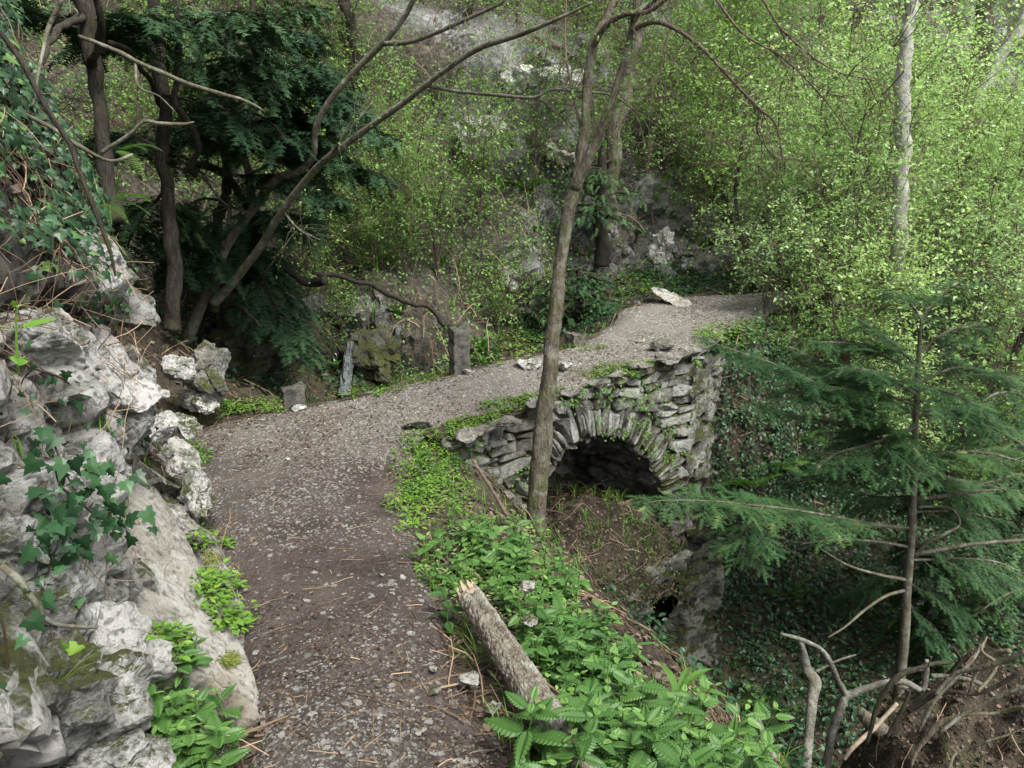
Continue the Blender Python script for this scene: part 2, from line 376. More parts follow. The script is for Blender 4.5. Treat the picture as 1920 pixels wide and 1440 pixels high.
M['masonry_shade'] = rock_mat('shade darkened masonry', light=(.14, .13, .12), mid=(.09, .085, .075), dark=(.04, .037, .03), moss=.1, sc=1.5, stonevar=True)  # darker copy of the masonry, paints the shade inside the arch
M['concrete'] = rock_mat('old grey stone post', light=(.19, .185, .16), mid=(.13, .125, .105), dark=(.07, .066, .055), moss=.12, sc=3.)

def soil_mat(name, c1, c2, c3, speck=.0, sc=1., green=0.):
    m, n, l, b = new_mat(name); g = geo_pos(n)
    a = noise(n, l, 2.2 * sc, 6, .6, g); f = noise(n, l, 45 * sc, 8, .75, g)
    t = math_(n, l, 'ADD', math_(n, l, 'MULTIPLY', a, .5), math_(n, l, 'MULTIPLY', f, .5))
    c = ramp(n, l, t, [(.38, c1), (.5, c2), (.63, c3)])
    v = N(n, 'ShaderNodeTexVoronoi', Scale=75.); l.new(g, v.inputs['Vector'])
    sp = ramp(n, l, v.outputs['Color'], [(.62, (0,) * 3), (.75, (1,) * 3)])
    dm = ramp(n, l, v.outputs['Distance'], [(.3, (1,) * 3), (.42, (0,) * 3)])
    c = mixc(n, l, math_(n, l, 'MULTIPLY', math_(n, l, 'MULTIPLY', sp, dm), math_(n, l, 'ADD', math_(n, l, 'MULTIPLY', attr(n, 'wear'), .8), speck)), c, (.33, .32, .29))
    c = mixc(n, l, math_(n, l, 'MULTIPLY', attr(n, 'wear'), .85, True), c, ramp(n, l, f, [(.35, (.12, .11, .095)), (.62, (.25, .235, .205))]))
    if green:
        gf = ramp(n, l, noise(n, l, 1.3, 6, .7, g), [(.5, (0,) * 3), (.6, (1,) * 3)]); c = mixc(n, l, math_(n, l, 'MULTIPLY', gf, green), c, (.05, .075, .015))
    l.new(c, b.inputs['Base Color']); b.inputs['Roughness'].default_value = .95; b.inputs['Specular IOR Level'].default_value = .15
    bump(n, l, b, math_(n, l, 'ADD', f, math_(n, l, 'MULTIPLY', v.outputs['Distance'], -.6)), .9, .02); return m
M['path'] = soil_mat('trodden gravelly soil', (.028, .022, .018), (.06, .048, .041), (.105, .086, .073), .12)
M['soil'] = soil_mat('leafy forest soil', (.014, .012, .009), (.038, .031, .022), (.085, .07, .05), .1, .7, .35)
M['hill'] = None
def hill_mat():
    m, n, l, b = new_mat('steep slope of litter moss and limestone'); g = geo_pos(n)
    a = noise(n, l, 1.1, 8, .7, g); f = noise(n, l, 16, 8, .75, g)
    s = ramp(n, l, f, [(.38, (.02, .017, .011)), (.5, (.06, .05, .036)), (.62, (.13, .11, .085))])
    ms = ramp(n, l, noise(n, l, .8, 7, .7, g), [(.5, (0,) * 3), (.62, (1,) * 3)]); s = mixc(n, l, math_(n, l, 'MULTIPLY', ms, .6), s, (.045, .065, .015))
    r = ramp(n, l, math_(n, l, 'ADD', math_(n, l, 'MULTIPLY', a, .6), math_(n, l, 'MULTIPLY', f, .42)), [(.42, (.05, .048, .04)), (.52, (.14, .14, .13)), (.62, (.32, .32, .30)), (.78, (.48, .48, .46))])
    c = mixc(n, l, ramp(n, l, math_(n, l, 'ADD', attr(n, 'var'), math_(n, l, 'MULTIPLY', math_(n, l, 'SUBTRACT', f, .5), .9)), [(.45, (0,) * 3), (.55, (1,) * 3)]), s, r)
    l.new(c, b.inputs['Base Color']); b.inputs['Roughness'].default_value = .95
    bump(n, l, b, math_(n, l, 'ADD', f, a), 1., .08); return m
M['hill'] = hill_mat()
def plain(name, c, rough=.6, metal=0., c2=None, sc=8):
    m, n, l, b = new_mat(name)
    l.new(ramp(n, l, noise(n, l, sc, 6, .7, geo_pos(n)), [(.35, c), (.65, c2 or c)]), b.inputs['Base Color'])
    b.inputs['Roughness'].default_value = rough; b.inputs['Metallic'].default_value = metal; return m
M['wood_pale'] = plain('split pale wood', (.16, .12, .08), .8, 0, (.38, .31, .22), 25)
M['wood_orange'] = plain('rotten orange wood', (.16, .09, .04), .9, 0, (.42, .27, .13), 14)
M['metal'] = plain('dull steel', (.4, .4, .4), .35, 1.)
M['fungus'] = plain('white bracket fungus', (.5, .46, .38), .7, 0, (.7, .67, .6), 20)
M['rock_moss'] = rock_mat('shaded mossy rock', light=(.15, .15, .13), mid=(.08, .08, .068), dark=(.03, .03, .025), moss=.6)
M['chip'] = rock_mat('path stone chips', light=(.46, .45, .41), mid=(.24, .22, .19), dark=(.10, .09, .075), moss=-.6, sc=6, stonevar=True)
def water_mat():
    m, n, l, b = new_mat('trickling water'); g = geo_pos(n)
    mp = n.new('ShaderNodeMapping'); mp.inputs['Scale'].default_value = (1, 1, .18); l.new(g, mp.inputs[0])
    f = noise(n, l, 60, 6, .7, mp.outputs[0])
    l.new(ramp(n, l, f, [(.42, (.03, .037, .033)), (.68, (.17, .19, .185))]), b.inputs['Base Color']); b.inputs['Roughness'].default_value = .15; bump(n, l, b, f, 1, .02); return m
M['water'] = water_mat()

# ================================================================ PATH
rowsL = [(-.75, -3), (-.75, 0)]; rowsR = [(.3, -3), (.12, 0)]
def pe(L): return [tuple(G(*q)[:2]) for q in L]
rowsL += pe([(490, 1440), (480, 1300), (450, 1100), (400, 940), (370, 870), (385, 805), (520, 768), (700, 735), (870, 695), (1040, 655), (1130, 622), (1165, 597), (1185, 572), (1290, 556), (1420, 546), (1560, 542)])
rowsR += pe([(940, 1440), (870, 1300), (790, 1100), (750, 950), (745, 880), (765, 815), (850, 783), (965, 752), (1075, 722), (1200, 690), (1300, 652), (1345, 622), (1400, 598), (1440, 579), (1490, 567), (1590, 558)])
PL = smooth_poly(np.array(rowsL), 22); PR = smooth_poly(np.array(rowsR), 22)
nr, nc = len(PL), 44
t = np.linspace(-.06, 1.06, nc)
XY = PL[:, None] * (1 - t)[None, :, None] + PR[:, None] * t[None, :, None]
Z = zpath(XY[..., 1])
P = np.dstack([XY, Z]).reshape(-1, 3)
e = np.tile(np.clip(np.minimum(t, 1 - t) / .14, -1, 1), nr)
P[:, 2] += fbm(P * 1.3, 3, 3) * .022 + fbm(P * 11, 4, 5) * .007 + np.where(e > 0, 0, e * .07) - .02 * (1 - np.clip(e, 0, 1))
worn = np.clip((P[:, 1] - 4.6) / 2.6, 0, 1) * .8
worn = worn * (1 - .35 * np.clip(fbm(P * .9, 3, 12) * 1.5, 0, 1)); worn = np.clip(worn * (1 - .5 * (1 - np.clip(e, 0, 1))) + fbm(P * 1.1, 4, 9) * .25, 0, 1)
path_mb = MB().add(P, grid_faces(nr, nc), 0, worn); path_V = P; path_F = grid_faces(nr, nc)
tag(path_mb.build('path', M['path'], smooth=True), kind='structure')

# ================================================================ GROUND (banks and ravine around the path)
ctrl = [(-.9, -2, .1), (-1.5, -2, .5), (.5, -2, -.1), (1.4, -2, -.9),
 (-1.2, 1.5, -.1), (-1.6, 2.2, -.05), (-2.5, 1.5, .7), (-1.9, 3.2, -.05), (-2.6, 3.2, .7), (-3.5, 2, 2.0), (-2.7, 4.5, .5), (-3.4, 4.6, 1.3), (-2.85, 5.7, .5), (-3.2, 6.3, .95), (-4.2, 6, 1.9), (-5.5, 4, 3.2), (-6, 6.5, 3.2),
 (-2.75, 6.8, .2), (-2.6, 7.5, -.5), (-2, 8.2, -.8), (-1, 8.6, -.8), (0, 9, -.5), (.7, 9.8, -.05), (-3.5, 7.8, .6), (-4.5, 7.8, 1.7), (-1.9, 7.2, -.5), (-.9, 7.8, -.7), (.2, 8.5, -.5),
 (.6, 1, -.3), (.25, 1, -.05), (.35, 2, -.13), (.9, 2, -.4), (1.6, 2, -.95), (2.6, 2.2, -1.5), (.0, 3, -.08), (.5, 3.2, -.35), (1.2, 3.2, -1.0), (2.0, 3.5, -2.0), (3, 3.5, -2.6), (-.4, 4.3, -.07), (.15, 4.5, -.35), (.6, 4.8, -.85), (1.2, 4.8, -1.8), (2, 5, -2.7),
 (-.7, 5.3, -.02), (-.35, 5.2, -.15), (.0, 5.35, -.55), (.25, 5.0, -.62), (.8, 5.8, -1.9), (1.3, 6.2, -2.7), (.4, 6, -1.5), (-.5, 5.6, 0),
 (1.8, 6.3, -3.2), (2.5, 5.5, -3.2), (3.2, 6, -2.7), (4, 5, -2.9), (3, 4.5, -3.0), (5, 4, -3.2), (6, 5, -2.5), (4, 2, -2.6), (6, 1, -3),
 (2.3, 7.1, -2.5), (2.65, 7.6, -1.3), (2.65, 8.1, .3), (3.0, 8.9, .5), (3.6, 9.6, .58), (4.4, 10.3, .62), (3.2, 8.0, -.7), (3.9, 8.9, -.2), (4, 8, -1.8), (5, 9, -1.3), (6, 8, -2), (6, 10, -.7), (8, 8, -1.8), (7, 12, .2), (9, 10, -.8), (12, 12, 0), (5.8, 12.3, .7), (12, 8, -1), (10, 5, -2.3), (9, 2, -2.8), (13, 17, 1.6), (9, 15, 1.2),
 (.9, 8, -1.4), (0, 7, -1.6), (-.9, 6.7, -.5),
 (1.2, 10.2, .35), (1.4, 11.6, .65), (.2, 11, .25), (-1, 10.4, .1), (-2, 9.8, .1), (-3, 9.3, .7), (2.5, 12.6, .85), (4, 13.5, 1.), (6, 14, 1.1), (-5, 9.5, 2)]
for i in list(range(0, 9)) + [13, 14, 15, 16, 17]:
    for q in (rowsL[i], rowsR[i]): ctrl.append((q[0], q[1], float(zpath(q[1])) - .03))
C0 = np.array(ctrl)
D = np.linalg.norm(C0[:, None, :2] - C0[None, :, :2], axis=2)
wgt = np.linalg.solve(np.block([[D, np.ones((len(C0), 1))], [np.ones((1, len(C0))), np.zeros((1, 1))]]) + np.diag([.02] * len(C0) + [0]) * 1., np.append(C0[:, 2], 0))
def hground(XY):
    XY = np.asarray(XY, float); out = np.zeros(len(XY))
    for i in range(0, len(XY), 4000):
        d = np.linalg.norm(XY[i:i + 4000, None] - C0[None, :, :2], axis=2); out[i:i + 4000] = d @ wgt[:-1] + wgt[-1]
    return out
def in_path(XY):
    """signed-ish distance to path centre, clearance and path height for each point"""
    c = (PL + PR) / 2; hw = np.linalg.norm(PL - PR, axis=1) / 2; XY = np.asarray(XY); out = np.zeros(len(XY)); zz = np.zeros(len(XY))
    for i in range(0, len(XY), 4000):
        d = np.linalg.norm(XY[i:i + 4000, None] - c[None], axis=2) - hw[None]; j = d.argmin(1); out[i:i + 4000] = d[np.arange(len(j)), j]
    return out, zpath(XY[:, 1])
gx = np.arange(-6.5, 14.01, .085); gy = np.arange(-2.5, 17.5, .085)
GXY = np.stack(np.meshgrid(gx, gy, indexing='ij'), -1).reshape(-1, 2)
gz = hground(GXY); dp, zp_ = in_path(GXY)
rough = np.clip(dp / .4, 0, 1)
P3 = np.c_[GXY, gz]
gz = gz + rough * (fbm(P3 * .9, 3, 21) * .12 + fbm(P3 * 3.5, 4, 22) * .05 + fbm(P3 * 14, 3, 23) * .015)
gz = np.where(dp < .10, np.minimum(gz, zp_ - .05), gz)
gV = np.c_[GXY, gz]; gF = grid_faces(len(gx), len(gy))
tag(MB().add(gV, gF).build('ground', M['soil'], smooth=True), kind='structure')

# ================================================================ FAR HILLSIDE
foot = np.array([(-13, 3, 2.6), (-9, 6.5, 2.4), (-6, 8.2, 1.8), (-3.6, 9.0, .2), (-2.4, 9.3, -.7), (-1.6, 9.5, -.6), (-.5, 10.5, -.1), (1.0, 12, .3), (2.8, 12.8, .5), (4.4, 13.3, .6), (6, 14.3, .7), (8, 16.8, .9), (12, 19.5, .5), (20, 23, .2), (34, 27, 0)])
FS = smooth_poly(foot, 34)
prof = [(-1.2, -.15), (0, 0), (.6, .15), (1.2, .45), (1.7, .8), (2.6, 1.7), (4, 2.8), (6, 4.6), (8, 6.1), (11, 8.2), (15, 11.5), (20, 15)]
hh = np.linspace(-1.2, 20, 190); hh = -1.2 + (hh + 1.2) ** 1.25 / (21.2 ** .25)
off = np.interp(hh, *zip(*prof))
T = unit(np.gradient(FS[:, :2], axis=0)); NB = np.c_[-T[:, 1], T[:, 0]]
for _ in range(160): NB[1:-1] = (NB[:-2] + NB[2:] + NB[1:-1]) / 3
NB = unit(NB * [1, 1]); NB[:, 0] *= .6
HV = np.zeros((len(FS), len(hh), 3)); HV[..., :2] = FS[:, None, :2] + NB[:, None] * off[None, :, None]; HV[..., 2] = FS[:, None, 2] + hh[None]
hv = HV.reshape(-1, 3)
bulge = fbm(hv * .28, 3, 31) * .9 + fbm(hv * .9, 4, 33) * .28
ledge = np.abs(fbm(hv * A_(.6, .6, 1.6), 4, 37))
def blob(c, r): return np.exp(-(((hv - np.asarray(c)) / r) ** 2).sum(1))
def hillpt(px, py):  # rough hit of a pixel ray with the undisturbed hillside
    uu = (HV[..., 0] / HV[..., 1]); vv = (HV[..., 2] - CAMZ) / HV[..., 1]; d = ray(px, py)
    k = np.argmin((uu - d[0] / d[1]) ** 2 + (vv - d[2] / d[1]) ** 2); return hv[k]
rockm = fbm(hv * .5, 5, 41) * .42 + .13
for px, py, r, a in [(960, 190, 1.3, .9), (1060, 110, 1.4, .8), (900, 260, .9, .6), (1260, 60, 1.6, .7), (1100, 480, .8, .8), (1240, 470, .9, .9), (1340, 500, .8, .8), (1700, 330, 2.5, .6), (1860, 90, 2.5, .9), (1600, 180, 2, .5), (740, 60, 1, .5), (950, 520, .4, .9), (700, 640, .5, .3), (500, 650, .9, .8), (650, 420, .8, -.3), (850, 380, 1, -.5), (640, 180, 1.2, -.4)]:
    rockm += a * blob(hillpt(px, py), r)
rockm = np.clip(rockm, 0, 1)
_, _, rid, _ = worley(hv * A_(1.6, 1.6, 2.4) + .3 * fbm(hv * 2, 2, 3)[:, None], 44)
disp = bulge + rockm * (.25 + .35 * (rid - .4) + ledge * .25) + fbm(hv * 3.5, 3, 47) * .07
hv = hv - np.repeat(np.c_[NB, np.full(len(NB), -.25)], len(hh), 0) * disp[:, None] * np.clip(1.0, 0, 1)
hF = grid_faces(len(FS), len(hh))
tag(MB().add(hv, hF, rockm).build('hillside', M['hill']), kind='structure')

# ================================================================ LEFT CLIFF beside the path
ys = [-2.5, 1.0, 1.7, 2.3, 2.8, 3.2, 3.7, 4.2, 5.0, 5.8]
hs_ = [-.15, 0, .2, .5, .8, 1.0, 1.3, 1.6, 2.4, 3.4, 5.5]
XT = [[-.72, -.75, -1.0, -1.10, -1.18, -1.22, -1.35, -1.5, -1.8, -2.3, -3.4],
      [-.72, -.76, -1.0, -1.10, -1.2, -1.24, -1.38, -1.52, -1.8, -2.3, -3.4],
      [-.80, -.86, -1.05, -1.16, -1.22, -1.28, -1.42, -1.54, -1.82, -2.3, -3.4],
      [-.90, -.98, -1.22, -1.36, -1.36, -1.40, -1.5, -1.62, -1.87, -2.3, -3.4],
      [-1.05, -1.12, -1.42, -1.62, -1.52, -1.5, -1.58, -1.72, -1.97, -2.36, -3.4],
      [-1.25, -1.34, -1.58, -1.80, -1.78, -1.62, -1.68, -1.86, -2.12, -2.5, -3.6],
      [-1.5, -1.62, -1.95, -2.15, -2.2, -2.1, -2.08, -2.14, -2.36, -2.75, -3.9],
      [-1.8, -1.92, -2.2, -2.45, -2.6, -2.5, -2.52, -2.58, -2.8, -3.2, -4.3],
      [-2.2, -2.3, -2.55, -2.8, -3.0, -3.1, -3.2, -3.3, -3.6, -4.1, -5.1],
      [-2.7, -2.8, -3.1, -3.3, -3.5, -3.6, -3.8, -4.0, -4.5, -5.0, -6.4]]
XT = np.array(XT)
cy = np.concatenate([np.arange(-2.4, .8, .06), np.arange(.8, 5.8, .022)]); ch = np.concatenate([np.arange(-.15, 2.2, .022), np.arange(2.2, 5.5, .05)])
XH = np.array([np.interp(ch, hs_, r) for r in XT]); XF = np.array([np.interp(cy, ys, XH[:, j]) for j in range(len(ch))]).T
CV = np.stack([XF, np.repeat(cy[:, None], len(ch), 1), np.repeat(ch[None], len(cy), 0)], -1).reshape(-1, 3)
q = CV * A_(2.2, 2.2, 1.7); q = q + .35 * np.stack([fbm(CV * 1.7, 3, 50 + k) for k in range(3)], 1)
F1, F2, idc, _ = worley(q, 61); G1, G2, idg, _ = worley(CV * 5.2 + .2 * fbm(CV * 4, 2, 63)[:, None], 62)
low = np.clip((1.7 - CV[:, 2]) / .5, 0.25, 1) * np.clip((5.2 - CV[:, 1]) / 1, .3, 1)
d = low * ((idc - .5) * .22 + (idg - .5) * .07 - .10 * np.exp(-(F2 - F1) * 14) - .03 * np.exp(-(G2 - G1) * 16)) + fbm(CV * 2.2, 3, 64) * .06 + fbm(CV * 9, 4, 65) * .018
d += low * facet(CV, 2.2, 67) * .5 + low * facet(CV, 6.5, 68) * .14
d *= np.clip((CV[:, 2] + .02) / .15, 0, 1)
CV2 = CV + d[:, None] * unit(A_(.85, -.35, .25))
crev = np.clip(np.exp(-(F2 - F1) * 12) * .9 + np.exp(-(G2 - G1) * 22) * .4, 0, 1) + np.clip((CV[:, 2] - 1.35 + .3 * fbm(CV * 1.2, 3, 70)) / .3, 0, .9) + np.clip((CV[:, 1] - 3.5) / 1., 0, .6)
cF = grid_faces(len(cy), len(ch))
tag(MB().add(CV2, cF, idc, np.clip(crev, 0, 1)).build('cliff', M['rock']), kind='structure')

# ray casting on what is built so far
def bvh(V, F): return BVHTree.FromPolygons([tuple(v) for v in V.tolist()], F.tolist())
B_ground = bvh(gV, gF); B_hill = bvh(hv, hF); B_cliff = bvh(CV2, cF); B_path = bvh(path_V, path_F)
def cast(o, dd, trees):
    best = None
    for tr in trees:
        h = tr.ray_cast(Vector(o), Vector(dd))
        if h[0] is not None and (best is None or h[3] < best[3]): best = h
    return best
def hit(px, py, trees=None):
    h = cast((0, 0, CAMZ), unit(ray(px, py)), trees or [B_ground, B_hill, B_cliff, B_path]); return (np.array(h[0]), np.array(h[1])) if h else (None, None)
def drop(p, trees=None):
    h = cast((p[0], p[1], p[2] + .01), (0, 0, -1), trees or [B_ground, B_hill, B_path, B_cliff]); return float(h[0][2]) if h else None
def scatter(V, F, n, dens=None):
    """n random points on a quad mesh, area weighted; dens(centres)->weight"""
    a, b_, c, d_ = (V[F[:, k]] for k in range(4)); nn = np.cross(c - a, d_ - b_); ar = np.linalg.norm(nn, axis=1); w = ar.copy()
    ce = (a + b_ + c + d_) / 4
    if dens is not None: w = w * dens(ce, unit(nn))
    w = w / w.sum(); k = rng.choice(len(F), n, p=w); u, v = rng.random((2, n, 1))
    p = (a[k] * (1 - u) + b_[k] * u) * (1 - v) + (d_[k] * (1 - u) + c[k] * u) * v
    nrm = unit(nn[k]); rf = A_(.9, -.1, .5) if F is cF else A_(0, -.6, .8); nrm = np.where((nrm @ rf)[:, None] < 0, -nrm, nrm); return p, nrm
def project(p):
    p = np.asarray(p, float); r = p - A_(0, 0, CAMZ); dz = r[:, 1] * math.cos(PITCH) - r[:, 2] * math.sin(PITCH); uy = r[:, 1] * math.sin(PITCH) + r[:, 2] * math.cos(PITCH)
    dz = np.maximum(dz, .01); return 960 + FPX * r[:, 0] / dz, 720 - FPX * uy / dz
def inview(p, m=80):
    x, y = project(p); return (x > -m) & (x < 1920 + m) & (y > -m) & (y < 1440 + m) & (p[:, 1] > .3)
def rdir(n): return unit(rng.normal(size=(n, 3)))
# ================================================================ STONE BRIDGE
wall_px = [(850, 822), (900, 800), (960, 776), (1040, 748), (1100, 724), (1150, 704), (1230, 684), (1300, 664)]
WP = np.array([G(*q)[:2] for q in wall_px]); WPs = smooth_poly(WP, 20)
seg = np.r_[0, np.cumsum(np.linalg.norm(np.diff(WPs, axis=0), axis=1))]; WL = seg[-1]
def wxy(s): return np.c_[np.interp(s, seg, WPs[:, 0]), np.interp(s, seg, WPs[:, 1])]
def wnorm(s):
    a, c = wxy(np.asarray(s) - .08), wxy(np.asarray(s) + .08); s_ = np.clip(s, .08, WL - .08); a, c = wxy(s_ - .08), wxy(s_ + .08); t_ = unit(c - a); return np.c_[t_[:, 1], -t_[:, 0]]
def face_hit(px, py):
    d = ray(px, py); ss = np.linspace(0, WL, 600); q = wxy(ss); k = np.argmin(abs(q[:, 0] / q[:, 1] - d[0] / d[1])); return ss[k], CAMZ + d[2] * q[k, 1] / d[1]
arch_px = [(1008, 985), (1012, 930), (1020, 893), (1037, 862), (1065, 833), (1098, 818), (1133, 814), (1168, 822), (1200, 845), (1224, 875), (1240, 912), (1248, 950), (1250, 990)]
AR = smooth_poly(np.array([face_hit(*q) for q in arch_px]), 8)
amid = (AR[:, 0].min() + AR[:, 0].max()) / 2; arc_c = A_(amid, np.interp(0, [0, 1], [AR[:, 1].min() + .1, 0])); arc_c = A_(amid, AR[:, 1].max() - (AR[:, 0].max() - AR[:, 0].min()) / 2)
arc_r = (AR[:, 0].max() - AR[:, 0].min()) / 2
print('arch', amid, arc_c, arc_r, WL)
def in_arch(s, z):
    sl = np.interp(z, AR[:len(AR) // 2 + 1, 1], AR[:len(AR) // 2 + 1, 0]) if False else None
    k = AR[:, 1].argmax(); L, Rr = AR[:k + 1], AR[k:][::-1]
    l = np.interp(z, L[:, 1], L[:, 0]); r = np.interp(z, Rr[:, 1], Rr[:, 0]); return (s > l) & (s < r) & (z < AR[k, 1]) & (z > -1.9)
def stone_relief(s, z, sw=.27, shh=.125, seed=80, arch=None, warp=.35, skew=0.):
    """height and per-stone tone of rubble masonry over wall coordinates"""
    P = np.c_[s, z, np.zeros_like(s)]
    wq = np.c_[fbm(P * 2.2, 3, seed), fbm(P * 2.2 + 50, 3, seed + 1)] * .028 + np.c_[fbm(P * 9, 2, seed + 2), fbm(P * 9 + 50, 2, seed + 3)] * .012
    s1, z1 = s + wq[:, 0], z + wq[:, 1]
    uu, vv = s1 / sw + skew * z1 / shh, z1 / shh
    if arch is not None:                                  # stones stand radially round the arch
        dx, dz = s1 - arch[0][0], z1 - arch[0][1]; rr = np.hypot(dx, dz); th = np.arctan2(dx, np.maximum(dz, -.5))
        ring = (rr < arch[1] + .42) & (z > arch[0][1] - .35)
        uu = np.where(ring, 40 + th * arch[1] / .075, uu); vv = np.where(ring, 60 + np.clip((rr - arch[1]) / .44, -.5, .99) * 1.0, vv)
    Q = np.c_[uu, vv, np.full_like(s, .5)]
    # 2D worley
    I = np.floor(Q).astype(np.int64); F1 = np.full(len(Q), 9.); F2 = F1.copy(); ID = np.zeros(len(Q)); TX = np.zeros(len(Q)); TY = np.zeros(len(Q))
    for a in (-1, 0, 1):
        for c in (-1, 0, 1):
            i, j = I[:, 0] + a, I[:, 1] + c; h1 = _hash(i, j, i * 0, seed) / 4294967295.; h2 = _hash(i, j, i * 0, seed + 7) / 4294967295.; h3 = _hash(i, j, i * 0, seed + 11) / 4294967295.
            ox, oy = Q[:, 0] - (i + .5 + .75 * (h1 - .5)), Q[:, 1] - (j + .5 + .7 * (h2 - .5)); dd = np.maximum(abs(ox) * .9, abs(oy)) * .65 + np.hypot(ox, oy) * .35
            m = dd < F1; F2 = np.where(m, F1, np.minimum(F2, dd)); ID = np.where(m, h3, ID); TX = np.where(m, ox, TX); TY = np.where(m, oy, TY); F1 = np.where(m, dd, F1)
    edge = np.clip((F2 - F1) / .15, 0, 1); groove = 1 - edge ** .6
    h = (ID - .5) * .07 + TX * ((ID * 3.7) % 1 - .5) * .10 + TY * ((ID * 7.3) % 1 - .5) * .10 - groove * .04 + facet(P, 11, seed + 5) * .35 + fbm(P * 1.3, 3, seed + 6) * .05
    return h, ID, groove
def stone_wall(mb, sfun, nfun, S, Zt, zb, step=.018, seed=80, arch=None, hole=None, sw=.27, shh=.125, mat=0, skew=0., top_round=True):
    s = np.arange(S[0], S[1] + step, step); v = np.linspace(0, 1, int((np.max(Zt(s)) - zb) / step) + 2)
    zt = Zt(s); ss = np.repeat(s, len(v)); zz = (zb + (zt[:, None] - zb) * v[None]).ravel()
    h, ID, gr = stone_relief(ss, zz, sw, shh, seed, arch, skew=skew)
    n2 = nfun(ss); base = sfun(ss); V = np.c_[base + n2 * h[:, None], zz]
    F = grid_faces(len(s), len(v))
    if hole is not None:
        c = hole(ss, zz); F = F[~c[F].all(1)]
    mb.add(V, F, ID, np.clip(gr * 1.5 - .55, 0, 1), mat); return V, F
top_noise = lambda s: fbm(np.c_[s * 3.2, s * 0, s * 0], 3, 90) * .035
def ztop(s): return zpath(wxy(s)[:, 1]) - .01 + top_noise(s)
TEND = unit(WPs[-1] - WPs[-4])
bridge = empty('stone_bridge', np.append(wxy(np.array([WL / 2]))[0], -3.3), 'old rubble stone footbridge with one dark arch carrying the gravel path over the ravine', 'bridge')
mb = MB(); stone_wall(mb, lambda s: wxy(s) + np.maximum(s - WL, 0)[:, None] * TEND[None], wnorm, (0, WL + .06), ztop, -3.4, .016, 80, (arc_c, arc_r), in_arch)
mb.V[0][:, :2] -= wnorm(np.clip((mb.V[0][:, :2] - WPs[0]) @ unit(WPs[-1] - WPs[0]), .1, WL - .1)) * .032
mb.build('wall_core', M['backing'], bridge)
def block(dims, seed, n=10, cuts=5):
    """a roughly squared rubble stone"""
    g = np.linspace(-1, 1, n + 1); V = []; F = []; o = 0
    for ax in range(3):
        for sg in (-1, 1):
            u, v = np.meshgrid(g, g, indexing='ij'); q = [None] * 3; q[ax] = np.full_like(u, sg); q[(ax + 1) % 3] = u; q[(ax + 2) % 3] = v
            V.append(np.stack(q, -1).reshape(-1, 3)); f = grid_faces(n + 1, n + 1) + o; F.append(f if sg > 0 else f[:, ::-1]); o += (n + 1) ** 2
    V = np.concatenate(V); F = np.concatenate(F); V = V / ((np.abs(V) ** 14).sum(1, keepdims=True) ** (1 / 14.)); r = np.random.default_rng(seed)
    for _ in range(cuts):
        nn = unit(r.normal(size=3) * A_(1, 1, .8)); dd = r.uniform(.78, 1.05); V = V - np.maximum(V @ nn - dd, 0)[:, None] * nn
    V[:, 2] *= 1 + .22 * r.normal() * V[:, 0] * .6; V[:, 0] *= 1 + .2 * r.normal() * V[:, 2] * .6
    V = V * np.asarray(dims)[None] / 2; nn = unit(V); s = min(dims)
    return V + nn * ((fbm(V * 16 + seed, 3, seed) * .10 + facet(V + seed * .1, 14, seed + 1) * 1.6) * s * .7)[:, None], F
def set_stone(mb, s, z, w, h, seed, ang=0., out=.0, dp=.16):
    V, F = block((w, dp, h), seed); c_, s_ = math.cos(ang), math.sin(ang); V = np.c_[V[:, 0] * c_ + V[:, 2] * s_, V[:, 1], -V[:, 0] * s_ + V[:, 2] * c_]
    p = wxy(np.array([s]))[0] if s <= WL else wxy(np.array([WL]))[0] + TEND * (s - WL); n2 = wnorm(np.array([min(s, WL)]))[0]; t2 = A_(-n2[1], n2[0])
    V3 = np.c_[p[0] + t2[0] * V[:, 0] - n2[0] * (V[:, 1] + dp * .35 - out), p[1] + t2[1] * V[:, 0] - n2[1] * (V[:, 1] + dp * .35 - out), z + V[:, 2]]; mb.add(V3, F, (seed * .6180339) % 1)
rs_ = np.random.default_rng(17); mb = MB(); sd_ = 2000; z = -1.95
arc_pts = AR[AR[:, 1] > arc_c[1] - .25]
while z < float(ztop(np.array([WL]))[0]):
    hc = rs_.uniform(.05, .125); s = -.05 - rs_.random() * .1
    while s < WL - .02:
        w = rs_.uniform(.07, .30) * (1.2 if hc > .09 else .8)
        if WL - s - w < .09: w = WL - s + .03
        cs_ = s + w / 2; cz_ = z + hc / 2 + rs_.normal() * .012 + .05 * math.sin(cs_ * 2.2)
        zt_ = float(ztop(np.array([min(cs_, WL)]))[0]); da = np.hypot(AR[:, 0] - cs_, AR[:, 1] - cz_).min(); ins = bool(in_arch(np.array([cs_]), np.array([cz_]))[0])
        above = cz_ > arc_c[1] - .3
        if not ins and da > (.29 if above else w * .5 + .02) and cz_ + hc * .3 < zt_:
            sd_ += 1; set_stone(mb, cs_, cz_, w * 1.0, hc * 1.03, sd_, rs_.normal() * .12, rs_.uniform(-.02, .018))
        s += w
    z += hc
mb.build('face_wall', M['masonry'], bridge)
